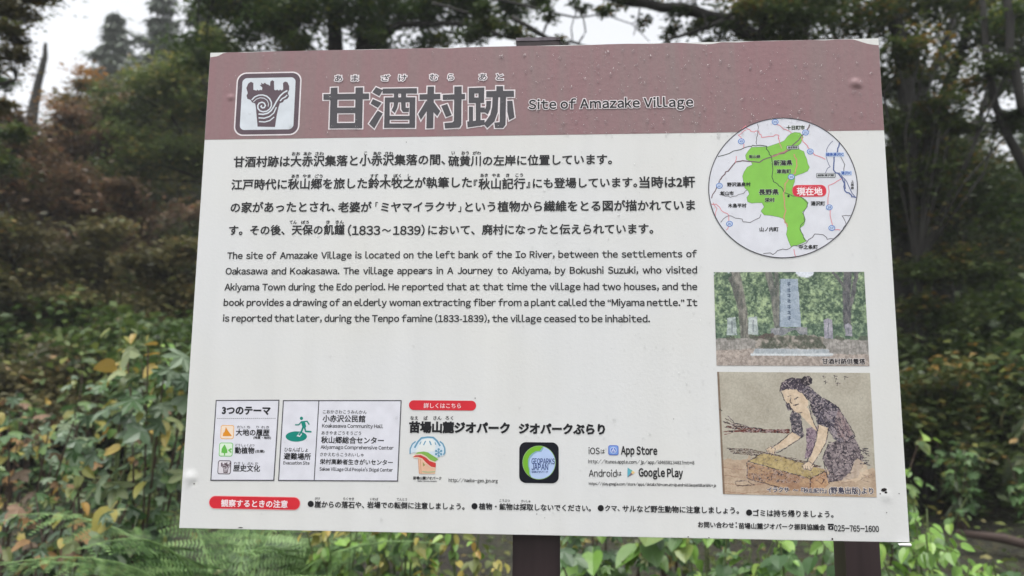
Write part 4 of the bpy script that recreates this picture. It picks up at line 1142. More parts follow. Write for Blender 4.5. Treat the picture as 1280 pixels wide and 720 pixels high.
def leaf_arrays(P, size, asp=.5, tilt=.8, droop=.0, tint=None):
    """N small folded leaves (4 verts, 1 quad each) at points P"""
    N = len(P)
    th = NP.rand(N) * 2 * np.pi
    el = (NP.rand(N) - .5) * tilt - droop
    d = np.stack([np.cos(th) * np.cos(el), np.sin(th) * np.cos(el), np.sin(el)], 1)
    up = np.stack([NP.randn(N) * .5, NP.randn(N) * .5, np.ones(N)], 1)
    s = np.cross(d, up); s /= np.linalg.norm(s, axis=1)[:, None] + 1e-9
    n = np.cross(s, d)
    L = (size * (.6 + .8 * NP.rand(N)))[:, None]; w = L * asp * .5
    a = P; c = P + d * L - n * L * .06
    b = P + d * L * .42 + s * w + n * L * .07; e = P + d * L * .42 - s * w + n * L * .07
    V = np.stack([a, b, c, e], 1).reshape(-1, 3)
    F = np.arange(4 * N).reshape(-1, 4)
    if tint is None: tint = NP.rand(N)
    return V, F, tint


def crown_points(clumps, per, sub=.30, flat=.62):
    """clumps: (centre, radius, weight); leaves gather in sub-clumps so the crown has gaps, light and dark tufts"""
    P = []; T = []; tips = []
    for c, r, w in clumps:
        c = np.asarray(c, float)
        ns = max(3, int(9 * w))
        for k in range(ns):
            u = NP.randn(3); u /= np.linalg.norm(u) + 1e-9
            q = c + u * r * (NP.rand() ** .45) * np.array([1, 1, flat])
            tips.append(q)
            m_ = int(per * w / ns * (.5 + NP.rand()))
            e = r * sub * (.6 + .8 * NP.rand())
            P.append(q + NP.randn(m_, 3) * e * np.array([1, 1, .45]))
            T.append(np.clip(NP.rand() * .75 + NP.rand(m_) * .55 - .15, 0, 1))
    return np.concatenate(P), np.concatenate(T), tips


def tree(name, label, cat, base, trunks, clumps, per, lsize, mat, group=None, asp=.5, bark=None, twigs=True, droop=0.0, flat=.62, sub=.38):
    lsize *= .78; per = int(per * 1.15)
    """trunks: list of (points, r0, r1); the first is the trunk, the others limbs"""
    root = empty(name, tuple(base), label, cat, group)
    rng_ = np.random.RandomState(int(abs(base[0]) * 100) % 9999)
    nodes = []
    for k, (P, r0, r1) in enumerate(trunks):
        P = [np.asarray(p, float) for p in P]
        Q = [P[0]]
        for a, b in zip(P[:-1], P[1:]):
            for t in (.34, .67, 1.0):
                q = a + (b - a) * t
                if t < 1: q = q + rng_.randn(3) * np.linalg.norm(b - a) * .012
                Q.append(q)
        mb = MB(); mb.tube(Q, r0, r1, 9 if k == 0 else 7, wob=.18, rng=rng_)
        mb.build("trunk" if k == 0 else "limb", [bark or BARK], root, smooth=True)
        nodes += [(q, r0 + (r1 - r0) * i / len(Q)) for i, q in enumerate(Q)]
    if clumps:
        P, T, tips = crown_points(clumps, per, sub, flat)
        V, F, T = leaf_arrays(P, lsize, asp, droop=droop, tint=T)
        mesh_obj("crown", V, F, mat, root, tint=T)
        if twigs:
            mb = MB(); N_ = np.array([q for q, _ in nodes])
            for t in tips:
                j = np.argmin(np.linalg.norm(N_ - t, axis=1) + (N_[:, 2] > t[2]) * .3)
                a = N_[j]; L = np.linalg.norm(t - a)
                if L < .05: continue
                mid = a + (t - a) * .5 + np.array([0, 0, .10 * L]) + rng_.randn(3) * .06 * L
                r = min(.022, .006 + L * .008) * (lsize / .07) ** .5
                mb.tube([a, mid, t], r, r * .3, 4, cap=False)
            if mb.n: tag(mb.build("twigs", [bark or BARK], root), kind="stuff")
    return root


def path(pts, d, dz=0.0):
    """points through photo pixels at distance d (a number, or one per point)"""
    return [at(x, y, d if not isinstance(d, (list, tuple)) else d[i]) for i, (x, y) in enumerate(pts)]


def pxs(L, d, k=1.0):
    """crown clumps from (px, py, radius px, weight[, distance])"""
    out = []
    for q in L:
        dd = q[4] if len(q) > 4 else d
        out.append((at(q[0], q[1], dd), q[2] * dd / F_PX * k, q[3]))
    return out
# ------------------------------------------------------------------ the trees one can tell apart
def trunk_from(px, d, pts, dd=None):
    g = ground(px, d); g = g - np.array([0, 0, .3])
    return [g] + path(pts, dd or d)


# right side
b = ground(1130, 7)
tree("broadleaf_tree", "dark forked tree whose trunk rises just beyond the board's right edge", "tree", b,
     [(trunk_from(1132, 7, [(1126, 380), (1128, 250), (1138, 150), (1125, 60), (1108, -60)]), .115, .06),
      (path([(1138, 150), (1160, 100), (1190, 30), (1200, -50)], [7, 7.1, 7.3, 7.5]), .05, .025),
      (path([(1130, 250), (1090, 190), (1060, 120), (1040, 30)], [7, 7.1, 7.3, 7.5]), .05, .02)],
     pxs([(1080, 30, 60, 1), (1020, 10, 60, 1.2), (1110, -30, 70, 1.3), (1150, 20, 50, .8), (960, 20, 40, .8), (1130, 215, 44, 1.0, 6.6), (1110, 110, 34, .6), (1150, 255, 40, 1.0, 6.6), (1115, 290, 34, .6, 6.6), (1150, 180, 34, .6, 6.7), (1060, 90, 45, .8, 7.6)], 7.2), 1500, .075, LM["autumn"])
b = ground(1188, 8.4)
tree("broadleaf_tree", "dark tree splitting into two stems at the right, second beyond the board", "tree", b,
     [(trunk_from(1190, 8.4, [(1184, 560), (1180, 400), (1174, 260), (1166, 150)]), .125, .09),
      (path([(1168, 150), (1192, 90), (1214, 20), (1222, -60)], 8.4), .07, .04), (path([(1168, 160), (1146, 90), (1120, 20), (1096, -50)], 8.4), .07, .04)],
     pxs([(1200, 10, 60, 1.1), (1250, 40, 50, 1.0), (1230, -30, 60, 1.2), (1180, 245, 60, 1.1), (1140, 240, 46, .8), (1210, 250, 45, 1.0, 7.8), (1240, 245, 45, 1.0), (1190, 200, 40, .7, 7.9), (1180, 320, 44, .9, 7.9), (1120, 330, 40, .5), (1200, 60, 40, .35), (1160, 110, 30, .3), (1220, 120, 40, .35), (1180, 180, 36, .35), (1100, 150, 30, .3)], 8.2), 1500, .08, LM["autumn"])
b = ground(1240, 7.6)
tree("leaning_tree", "thin trunk leaning up to the right near the photo's right edge", "tree", b,
     [(trunk_from(1168, 9.5, [(1196, 330), (1204, 200), (1232, 130), (1262, 96), (1290, 50), (1310, 0)], 9.5), .10, .05)],
     pxs([(1240, 170, 26, .3), (1290, 60, 50, 1.0), (1270, 0, 50, .9), (1200, 300, 60, 1.0), (1260, 290, 60, 1.1), (1225, 200, 30, .3), (1255, 110, 40, .4), (1280, 200, 30, .3)], 9.5), 1400, .085, LM["autumn"])
b = ground(1330, 6.4)
tree("leaning_tree", "slender dark stem slanting down across the sky gap at the far right", "tree", b,
     [(trunk_from(1345, 6.4, [(1318, 330), (1292, 232), (1262, 175), (1244, 132), (1232, 60), (1226, -40)]), .05, .022),
      (trunk_from(1360, 6.2, [(1310, 170), (1278, 132), (1262, 60), (1258, -40)]), .05, .03)],
     pxs([(1278, 150, 22, .25), (1300, 260, 50, .9), (1270, 20, 40, .5)], 6.4), 1300, .07, LM["dark"])
# the long limb that arches over the board
b = ground(1012, 6.3)
tree("arching_tree", "tree whose thick dark limb arches over the board's top edge into the sky gap", "tree", b,
     [(trunk_from(1014, 6.3, [(1005, 400), (1000, 240), (985, 130), (962, 72)]), .11, .075),
      (path([(962, 76), (944, 46), (905, 24), (850, 10), (790, 3), (726, -14), (660, -40)], 6.3), .07, .026),
      (path([(985, 130), (1004, 60), (1016, -20)], [6.3, 6.5, 6.8]), .06, .03),
      (path([(905, 26), (868, 40), (838, 48), (822, 60)], 6.2), .022, .010), (path([(790, 4), (770, -8), (748, -20)], 6.3), .02, .012),
      (path([(700, 62), (712, 52), (735, 58)], 6.0), .018, .008), (path([(640, 22), (672, 40), (704, 56), (724, 60)], 6.1), .022, .010),
      (path([(722, 56), (732, 40), (729, 22), (722, 10)], 6.1), .008, .005), (path([(716, 54), (714, 36), (718, 20)], 6.1), .007, .004),
      (path([(884, 38), (880, 20), (870, 4)], 6.1), .010, .005), (path([(800, 8), (796, 30), (792, 44)], 6.1), .007, .004),
      (path([(540, 4), (600, 20), (650, 34), (690, 52)], 6.4), .014, .006), (path([(560, 40), (610, 46), (660, 44), (700, 60)], 6.4), .010, .005), (path([(600, -6), (660, 8), (720, 22), (756, 18)], 6.3), .014, .005),
      (path([(905, 24), (930, 4), (950, -10)], 6.2), .02, .012), (path([(944, 46), (960, 20), (958, -6)], 6.2), .02, .01), (path([(756, 18), (790, 30), (812, 52)], 6.3), .006, .003)],
     pxs([(905, 50, 26, .45), (870, 30, 18, .18), (940, 18, 40, .8), (985, 40, 45, 1.1), (1010, 0, 50, 1.1), (880, -16, 34, .6), (800, -14, 26, .35), (724, 8, 12, .08), (700, 50, 8, .08), (960, 60, 30, .6), (806, 26, 10, .06), (600, 24, 22, .3), (650, 36, 18, .22), (575, 44, 20, .25), (690, 18, 14, .12), (750, 16, 10, .07), (840, 44, 14, .14), (780, 0, 18, .2), (848, 20, 12, .10)], 6.3), 1150, .07, LM["autumn"])
# canopy over the board's left half
b = ground(420, 8)
tree("broadleaf_tree", "dense dark green tree spreading above the board's left half", "tree", b,
     [(trunk_from(424, 8, [(424, 400), (422, 200), (420, 70), (416, -60)]), .13, .07),
      (path([(422, 140), (448, 60), (462, -20)], 8), .05, .03), (path([(420, 120), (360, 40), (300, 5), (250, -10)], [8, 7.8, 7.6, 7.5]), .05, .02),
      (path([(421, 90), (500, 30), (580, 30), (650, 50)], [8, 7.7, 7.5, 7.4]), .045, .015), (path([(448, 60), (520, 10), (600, -10), (680, -4)], [8, 7.7, 7.5, 7.4]), .04, .014)],
     pxs([(300, 20, 50, 1.2), (350, 34, 44, 1.2), (400, 14, 46, 1.3), (268, 6, 38, .8), (450, 26, 40, .9), (500, 10, 44, 1.1), (545, 22, 36, .7), (590, 6, 40, .8), (330, -20, 60, 1.5), (450, -30, 60, 1.5), (570, -30, 60, 1.4),
           (620, 34, 26, .35), (650, 14, 26, .35), (680, 4, 20, .22), (550, 52, 24, .3), (380, 60, 30, .6), (300, 62, 34, .6), (240, 66, 30, .45), (480, 56, 26, .3)], 7.8), 1500, .08, LM["dark"])
b = ground(285, 10)
tree("broadleaf_tree", "leafy mid green tree standing left of the board's top corner", "tree", b,
     [(trunk_from(285, 10, [(285, 400), (278, 250), (262, 150), (250, 60)]), .10, .05), (path([(278, 250), (240, 190), (200, 120)], 10), .04, .02)],
     pxs([(200, 110, 44, 1.1), (235, 140, 40, 1.1), (245, 90, 34, .6), (180, 160, 40, 1.0), (220, 195, 44, 1.2), (150, 130, 30, .6), (250, 200, 30, .8), (262, 60, 30, .5), (170, 210, 40, .9)], 10), 1500, .10, LM["mid"])
# left side
b = ground(-70, 5.6)
tree("broadleaf_tree", "olive green tree reaching in at the photo's top left corner", "tree", b,
     [(trunk_from(-80, 5.6, [(-80, 300), (-66, 140), (-40, 40), (-20, -60)]), .12, .05), (path([(-66, 140), (-20, 110), (20, 100)], 5.6), .03, .012)],
     pxs([(-10, 20, 40, 1.0), (22, 40, 26, .5), (-20, 80, 34, .8), (12, 6, 30, .7), (-10, 130, 26, .4), (10, 66, 22, .25), (40, -6, 22, .35)], 5.6), 1500, .06, LM["brownolive"])
tree("cedar_branch_tree", "dark tree whose leafy top fills the photo's upper left edge", "tree", ground(60, 7.5) + np.array([-1.6, 0, 0]),
     [([ground(60, 7.5) + np.array([-1.6, 0, -.3])] + path([(-90, 200), (-60, 20), (-20, -60)], 7.5), .08, .03)],
     pxs([(60, -26, 30, .6), (10, -20, 40, .9), (20, 170, 26, .3), (-20, 200, 40, .9), (8, 110, 18, .16)], 7.5), 1300, .08, LM["dark"])
tree("dead_snag", "bare leaning snag standing against the sky at upper left", "dead tree", ground(30, 15),
     [([ground(30, 15) - np.array([0, 0, .3])] + path([(33, 240), (38, 175), (43, 130), (50, 95), (56, 72), (57, 54)], 15), .16, .035), (path([(48, 96), (42, 92), (38, 93)], 15), .025, .012), (path([(56, 76), (59, 70)], 15), .02, .01)], [], 0, .1, None)
tree("russet_tree", "tree with rusty brown and olive foliage left of the green conifers", "tree", ground(85, 13),
     [(trunk_from(85, 13, [(82, 340), (85, 220), (90, 130)]), .11, .04)],
     pxs([(90, 130, 34, .7), (95, 170, 34, 1.0), (75, 190, 30, .8), (104, 100, 22, .35), (60, 165, 22, .4), (110, 210, 34, 1.0), (40, 200, 30, .7), (70, 230, 40, 1.1)], 13), 1500, .12, LM["orange"])
tree("russet_tree", "low reddish brown tree filling the left edge below the sky", "tree", ground(20, 9),
     [(trunk_from(14, 9, [(12, 480), (12, 400), (14, 300), (20, 190)]), .13, .05), (path([(13, 330), (60, 270), (110, 250), (170, 262)], 9), .035, .012)],
     pxs([(20, 180, 40, 1.0), (60, 210, 40, 1.0), (10, 240, 45, 1.2), (100, 240, 36, .8), (50, 270, 45, 1.0), (130, 270, 36, .7), (150, 235, 26, .5), (30, 320, 40, .7), (0, 150, 30, .7)], 9), 1500, .09, LM["russet"])

# mid-depth trees under the tall crowns
for lab, px, d, cl, mt in (
    ("olive understory tree at the left edge, below the rusty foliage", 40, 11, [(30, 330, 50, 1.2), (80, 350, 44, 1.1), (10, 400, 50, 1.2), (60, 420, 44, 1.0), (100, 400, 40, .9)], "olive"),
    ("green understory tree close to the board's left edge, halfway up", 200, 10.5, [(200, 340, 46, 1.2), (235, 380, 44, 1.2), (170, 390, 44, 1.0), (215, 430, 44, 1.1), (240, 310, 36, .8), (160, 440, 40, .9)], "mid"),
    ("brownish understory tree between the two left of the board", 125, 12, [(120, 310, 46, 1.2), (150, 340, 44, 1.0), (100, 300, 36, .8), (180, 300, 44, 1.1), (130, 380, 44, 1.1), (240, 270, 36, .8)], "russet"),
    ("brown and olive thicket tree covering the lower left edge", 20, 7.6, [(-10, 330, 50, 1.2), (30, 360, 46, 1.1), (0, 420, 50, 1.2), (50, 430, 40, 1.0), (70, 380, 36, .7), (20, 290, 36, .7)], "brownolive"),
    ("brown and olive thicket tree in the middle of the left side", 110, 8.2, [(90, 330, 44, 1.0), (130, 350, 44, 1.0), (100, 400, 44, 1.1), (150, 420, 40, 1.0), (80, 450, 40, .9), (130, 290, 34, .6)], "brownolive"),
    ("olive thicket tree with orange tips touching the board's left edge", 215, 7.8, [(190, 340, 40, .9), (230, 320, 36, .7), (210, 390, 44, 1.1), (240, 420, 40, 1.0), (180, 440, 40, 1.0), (240, 360, 30, .6)], "brownolive"),
    ("tall rusty brown tree rising between the snag and the green tree", 120, 10.5, [(100, 150, 30, .9), (135, 185, 34, 1.1), (90, 200, 34, 1.1), (140, 240, 36, 1.1), (100, 260, 40, 1.1), (60, 235, 34, .9), (150, 130, 24, .5), (70, 180, 26, .6), (180, 280, 34, .8)], "russet"),
    ("loose autumn tree draping its leaves over the forked trunks at right", 1150, 6.4, [(1135, 70, 34, .6), (1160, 130, 34, .6), (1140, 160, 30, .5), (1190, 150, 30, .5), (1140, 340, 34, .7), (1170, 400, 40, .9), (1200, 330, 34, .7), (1130, 430, 34, .8), (1230, 90, 34, .6), (1260, 150, 26, .35), (1190, 470, 40, .9)], "autumn"),
    ("dark understory tree hugging the board's right edge", 1120, 10.5, [(1115, 330, 44, 1.2), (1145, 300, 44, 1.2), (1130, 400, 50, 1.2), (1160, 450, 50, 1.1), (1120, 480, 40, .9)], "dark"),
    ("orange flecked understory tree right of the second forked trunk", 1240, 11, [(1230, 330, 50, 1.3), (1270, 300, 46, 1.2), (1240, 400, 56, 1.3), (1200, 360, 46, 1.1), (1275, 430, 50, 1.2), (1215, 470, 46, 1.0)], "autumn"),
    ("dim understory tree deep between the trunks at right", 1185, 13, [(1180, 280, 50, 1.2), (1200, 420, 60, 1.4), (1160, 350, 46, 1.2), (1250, 250, 40, .9), (1120, 240, 40, .9)], "dark")):
    tree("understory_tree", lab, "tree", ground(px, d), [(trunk_from(px, d, [(px + 4, 420), (px - 4, 330)]), .05, .02)], pxs(cl, d), 1300, .10 if d > 7 else .075, LM[mt])
# slim trees deeper in, their crowns interleaving
rsl = random.Random(31); kk = 0
for lo, hi, cnt, ymin, where, mts in ((-60, 262, 11, 150, "left", ("olive", "russet", "brownolive", "autumn", "olive")), (1105, 1330, 10, 120, "right", ("dark", "autumn", "dark", "olive"))):
    for j in range(cnt):
        px = lo + (hi - lo) * (j + .5) / cnt + rsl.uniform(-6, 6); dd = rsl.uniform(13, 19)
        top = ymin + rsl.uniform(0, 90) + (70 if (px < 70) else 0) + (60 if 1190 < px < 1290 else 0) - (70 if 130 < px < 262 else 0)
        cl = []
        y = top
        while y < 470: cl.append((px + rsl.uniform(-26, 26), y, rsl.uniform(24, 38), rsl.uniform(.8, 1.2))); y += rsl.uniform(24, 36)
        tree("slim_tree", "%s of the slim trees deep in the wood %s of the board" % (("leftmost", "second from the left", "third from the left", "fourth from the left", "fifth from the left", "sixth from the left", "seventh from the left", "eighth from the left", "ninth from the left", "tenth from the left", "rightmost")[j if j < cnt - 1 else 10], where),
             "tree", ground(px, dd), [(trunk_from(px, dd, [(px + rsl.uniform(-8, 8), 420), (px + rsl.uniform(-8, 8), 300), (px, top)]), .07, .02)], pxs(cl, dd), 900, .13, LM[mts[kk % len(mts)]], group="slim trees deep in the wood %s of the board" % where)
        kk += 1
# conifers behind
def conifer(label, px, d, top_py, spread, mat, seed, group=None):
    g = ground(px, d); top = at(px, top_py, d)
    Ht = top[2] - g[2]; rr = np.random.RandomState(seed)
    root = empty("conifer_tree", tuple(g), label, "conifer", group)
    mb = MB(); mb.tube([g - np.array([0, 0, .3]), g + np.array([0, 0, Ht * .5]), np.array([g[0], g[1], g[2] + Ht])], .018 * Ht, .015, 8); mb.build("trunk", [BARK], root)
    P = []; T = []; mb = MB()
    nw = int(Ht / .42)
    for w in range(nw):
        f = (w + .5) / nw
        if f < .12: continue
        z = Ht * f; L0 = spread * (1 - f) ** .8 * (1 - .25 * (f < .25)) + .12
        for k in range(7):
            a = rr.rand() * 6.283; L = L0 * (.6 + .6 * rr.rand())
            e = np.array([math.cos(a) * L, math.sin(a) * L, -.25 * L + .12 * L * rr.randn()])
            s_ = g + np.array([0, 0, z]); tn = rr.rand() * .5
            mb.tube([s_, s_ + e * .5 + np.array([0, 0, .06 * L]), s_ + e], .012 + .012 * L, .004, 3, cap=False)
            m_ = int(26 + 40 * L); t = rr.rand(m_) ** .7
            P.append(s_ + e[None] * t[:, None] + rr.randn(m_, 3) * (.10 * L + .05) * np.array([1, 1, .5]) + np.array([0, 0, -.05])); T.append(np.clip(tn + rr.rand(m_) * .5, 0, 1))
    P = np.concatenate(P); T = np.concatenate(T)
    V, F, T = leaf_arrays(P, .30 * d / 24, .32, tilt=.5, droop=.5, tint=T)
    mesh_obj("crown", V, F, mat, root, tint=T); tag(mb.build("branches", [BARK], root), kind="stuff")
    return root
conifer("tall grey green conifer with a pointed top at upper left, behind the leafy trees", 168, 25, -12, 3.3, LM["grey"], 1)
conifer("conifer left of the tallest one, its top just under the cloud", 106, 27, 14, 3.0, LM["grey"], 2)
conifer("dark conifer directly left of the board's top corner", 222, 21, -30, 2.2, LM["needle"], 3)
conifer("short dark conifer below the two pointed tops at left", 140, 18, 86, 2.0, LM["needle"], 4)
conifer("dark conifer far behind the forked trunks at right", 1160, 24, 70, 2.4, LM["needle"], 5)
conifer("conifer beyond the fallen log at the photo's right edge", 1262, 26, 190, 2.4, LM["needle"], 6)
for i, (px, d, ty) in enumerate(((330, 24, 60), (520, 28, 90), (700, 26, 120), (860, 25, 110), (1010, 22, 60), (-80, 20, 40), (1400, 20, 20), (-220, 16, 0), (1560, 17, 40))):
    conifer("conifer standing in the dark wood behind the board", px, d, ty, 2.3, LM["needle"], 20 + i, "conifers hidden in the wood behind the board")

# ------------------------------------------------------------------ undergrowth shrubs
def shrub_mesh(seed, h, w, n, size, mat, name="foliage"):
    global NP
    keep = NP; NP = np.random.RandomState(seed)
    cl = [((NP.randn() * w * .32, NP.randn() * w * .32, h * (.25 + .65 * NP.rand())), w * (.22 + .16 * NP.rand()), 1.0) for _ in range(9)]
    P, T, tips = crown_points(cl, n / 9.0, .34, .8)
    P[:, 2] = np.abs(P[:, 2]) + .02
    V, F, T = leaf_arrays(P, size, .55, tilt=1.2, tint=T)
    mb = MB()
    for t in tips[::3]: mb.tube([(t[0] * .1, t[1] * .1, -.1), (t[0] * .5, t[1] * .5, t[2] * .6), tuple(t)], .012, .004, 4, cap=False)
    NP = keep
    return (V, F, T), mb


def make_shrub(label, loc, seed, h, w, n, size, mat, group=None, cat="shrub"):
    (V, F, T), mb = shrub_mesh(seed, h, w, n, size, mat)
    root = empty("shrub", (0, 0, 0), label, cat, group)
    mesh_obj("foliage", V, F, mat, root, tint=T)
    tag(mb.build("stems", [BARK], root), kind="stuff")
    root.location = tuple(loc)
    return root


def copy_tree(o, parent=None):
    c = o.copy(); C.objects.link(c)
    if parent is not None: c.parent = parent
    for ch in list(o.children): copy_tree(ch, c)
    return c


protos = {}; placed = []
G_ = "shrubs in the shaded undergrowth"
kinds = {"dark": (LM["dark"], .085), "olive": (LM["brownolive"], .08), "russet": (LM["russet"], .075), "mid": (LM["mid"], .085), "autumn": (LM["autumn"], .08)}
rsx = random.Random(8)
spots = [(30, 6.5, "olive", 1.0), (110, 7.5, "dark", 1.1), (180, 6.8, "olive", 1.1), (235, 6.0, "dark", 1.2), (60, 9.5, "russet", 1.5), (140, 10, "olive", 1.6), (210, 9.0, "dark", 1.5), (-10, 8, "dark", 1.4), (100, 12, "russet", 2.0), (190, 12.5, "dark", 2.1), (20, 12, "olive", 2.0),
         (245, 11, "autumn", 1.9), (60, 15, "dark", 2.8), (150, 15.5, "olive", 2.8), (230, 15, "autumn", 2.8), (-40, 14, "russet", 2.4),
         (1150, 6.0, "autumn", .9), (1215, 6.8, "dark", 1.0), (1275, 6.4, "autumn", 1.0), (1140, 8.6, "dark", 1.5), (1200, 9.4, "autumn", 1.6), (1262, 9.8, "dark", 1.8), (1310, 8.0, "dark", 1.6), (1170, 12, "autumn", 2.2), (1240, 12.6, "dark", 2.4), (1120, 12, "dark", 2.4), (1300, 13, "autumn", 2.4),
         (1150, 16, "dark", 3.0), (1230, 16.5, "autumn", 3.0), (1300, 17, "dark", 3.0),
         (330, 7, "dark", 1.1), (450, 8, "olive", 1.2), (560, 7.5, "mid", 1.0), (680, 8.5, "dark", 1.1), (800, 7.2, "mid", 1.0), (900, 8.2, "dark", 1.2), (1010, 7.4, "autumn", 1.2), (390, 12, "autumn", 2.0), (540, 13, "dark", 2.0), (700, 12, "olive", 2.0), (860, 13, "dark", 2.2), (1000, 12, "autumn", 2.2),
         (-140, 7, "dark", 1.5), (-240, 9, "olive", 2.0), (1420, 7, "dark", 1.6), (1520, 9, "autumn", 2.0)]
words = {"dark": "dark green", "olive": "olive", "russet": "rusty brown", "mid": "fresh green", "autumn": "dark green and orange flecked"}
for i, (px, d, k, h) in enumerate(spots):
    key = (k, h > 1.7)
    if key not in protos:
        protos[key] = make_shrub("x", (0, 0, 0), 40 + len(protos), 1.0 if h <= 1.7 else 1.0, 1.15 if h <= 1.7 else 1.0, 6500 if h <= 1.7 else 7500, .060 / (1 if h <= 1.7 else 1.7), kinds[k][0])
        o = protos[key]
    else:
        o = copy_tree(protos[key])
    g = ground(px, d)
    s_ = h * 1.15
    o.location = tuple(g); o.rotation_euler = (0, 0, rsx.uniform(0, 6.28))
    # the scale goes into the parts' own matrix through the root
    o.scale = (s_ * rsx.uniform(.9, 1.2), s_ * rsx.uniform(.9, 1.2), s_)
    placed.append((o, px, k))
    side_ = "left of the board" if px < 260 else ("right of the board" if px > 1090 else "behind the board")
    o["label"] = "%s leafy shrub in the shaded wood %s" % (words[k], side_)
    o["group"] = "%s shrubs %s" % (words[k], side_)

ordw = ["leftmost", "second from the left", "third from the left", "fourth from the left", "fifth from the left", "sixth from the left", "seventh from the left", "eighth from the left", "ninth from the left"]
for gname in sorted({o["group"] for o, _, _ in placed}):
    L = sorted([(px, o) for o, px, _ in placed if o["group"] == gname], key=lambda q: q[0])
    if len(L) > 1 and "behind the board" not in gname:
        for j, (px, o) in enumerate(L): o["label"] = "%s of the %s" % (ordw[j], gname)
# far wood that closes the view
P = []
for k in range(400):
    px = -900 + 3300 * rsx.random(); d = rsx.uniform(26, 44)
    g = ground(px, d)
    top = (225 if px > 1060 else (175 if px < 130 else 130)) + rsx.uniform(-20, 60)
    zt = at(px, top, d)[2]
    n_ = 420
    u = NP.rand(n_)
    q = np.stack([g[0] + NP.randn(n_) * 1.3, g[1] + NP.randn(n_) * 1.3, g[2] + (zt - g[2]) * u ** .8 + NP.randn(n_) * .3], 1)
    P.append(q)
P = np.concatenate(P)
V, F, T = leaf_arrays(P, .42, .6, tilt=1.4)
fw = mesh_obj("far_woods", V, F, LM["autumn"], None, tint=np.clip(T * .8, 0, 1), origin=(0, 34, 2))
tag(fw, "mass of dim leaves closing the view deep in the wood", "woods", kind="stuff")

# the same wood goes on beyond both sides of the frame
srcs = [o for o in bpy.data.objects if o.parent is None and o.name.startswith("understory_tree")]
for j, (px, d) in enumerate(((1460, 8), (1600, 9.5), (1720, 8), (1850, 10.5), (1540, 12), (1980, 9), (2150, 11), (-230, 8.5), (-380, 10), (-560, 9), (-700, 11))):
    o = copy_tree(srcs[j % len(srcs)]); o.location = tuple(ground(px, d)); o.rotation_euler = (0, 0, rsx.uniform(0, 6.28))
    o["label"] = "leafy understory tree in the wood beyond the edge of the clearing"; o["group"] = "understory trees round the clearing"
for j, (px, d) in enumerate(((1500, 6.8), (1650, 7.4), (1800, 7), (1950, 8), (2200, 8.5), (-330, 6.5), (-480, 7.4))):
    o = copy_tree(placed[(j * 5) % 30][0]); o.location = tuple(ground(px, d)); o["label"] = "leafy shrub in the wood beyond the edge of the clearing"; o["group"] = "shrubs round the clearing"
# ground cover: small leaves over the litter
N_ = 26000
x = NP.rand(N_) * 16 - 8; y = NP.rand(N_) ** 1.6 * 12 + .7
z = np.array([H(a, b) for a, b in zip(x, y)]) + NP.rand(N_) ** 2 * .22 + .02
V, F, T = leaf_arrays(np.stack([x, y, z], 1), .055, .5, tilt=.9)
gc = mesh_obj("ground_cover", V, F, LM["litter"], None, tint=T, origin=(0, 4, 0)); tag(gc, "low leaves and litter covering the forest floor", "ground cover", kind="stuff")
# ------------------------------------------------------------------ near plants, leaf by leaf
def palmate_mesh(name, mat, lobes=5, seed=0):
    """a lobed leaf, 1 unit across, stalk at the origin, growing along +Y and slightly cupped"""
    rr = random.Random(seed); P = []
    span = 250; n = lobes * 4
    for i in range(n + 1):
        a = R_(90 - span / 2 + span * i / n); k = (i % 4)
        r = (.55, .42, .30, .43)[k] if i not in (0, n) else .22
        f = 1 - .28 * abs(i / n - .5) * 2
        r = {0: .30, 1: .44, 2: .56, 3: .44}[k] * f * rr.uniform(.92, 1.06)
        P.append((r * math.cos(a), .30 + r * math.sin(a)))
    V = [(0, .26, .0)] + [(x, y, -.28 * (x * x) - .10 * (y - .3) ** 2 + .03 * math.cos(i * math.pi / 2)) for i, (x, y) in enumerate(P)]
    F = [(0, i + 1, i + 2) for i in range(len(P) - 1)] + [(0, len(P), 1)]
    b = len(V); V += [(-.008, -.25, -.1), (.008, -.25, -.1), (.010, .27, .004), (-.010, .27, .004)]; F.append((b, b + 1, b + 2, b + 3))
    return leafdata(name, V, F, mat)


def heart_mesh(name, mat, asp=.8):
    P = [(0, .06), (.20, -.02), (.38, .10), (.46, .32), (.38, .58), (.20, .82), (0, 1.0), (-.20, .82), (-.38, .58), (-.46, .32), (-.38, .10), (-.20, -.02)]
    V = [(0, .42, 0)] + [(x * asp, y, .22 * abs(x) - .12 * (y - .4) ** 2) for x, y in P]
    F = [(0, i + 1, (i + 1) % 12 + 1) for i in range(12)]
    b = len(V); V += [(-.012, -.3, -.08), (.012, -.3, -.08), (.012, .06, .01), (-.012, .06, .01)]; F.append((b, b + 1, b + 2, b + 3))
    return leafdata(name, V, F, mat)


def lance_mesh(name, mat, w=.12):
    V = []; F = []
    for i in range(7):
        t = i / 6; ww = w * math.sin(math.pi * min(1, t * .9 + .08)) ** .8 * (1 if t < 1 else .02)
        z = -.45 * t * t
        V += [(-ww, t, z + .03), (0, t, z), (ww, t, z + .03)]
        if i: b = 3 * (i - 1); F += [(b, b + 1, b + 4, b + 3), (b + 1, b + 2, b + 5, b + 4)]
    return leafdata(name, V, F, mat)


def leafdata(name, V, F, mat):
    me = bpy.data.meshes.new(name); me.from_pydata(V, [], F); me.materials.append(mat); me.update()
    return me


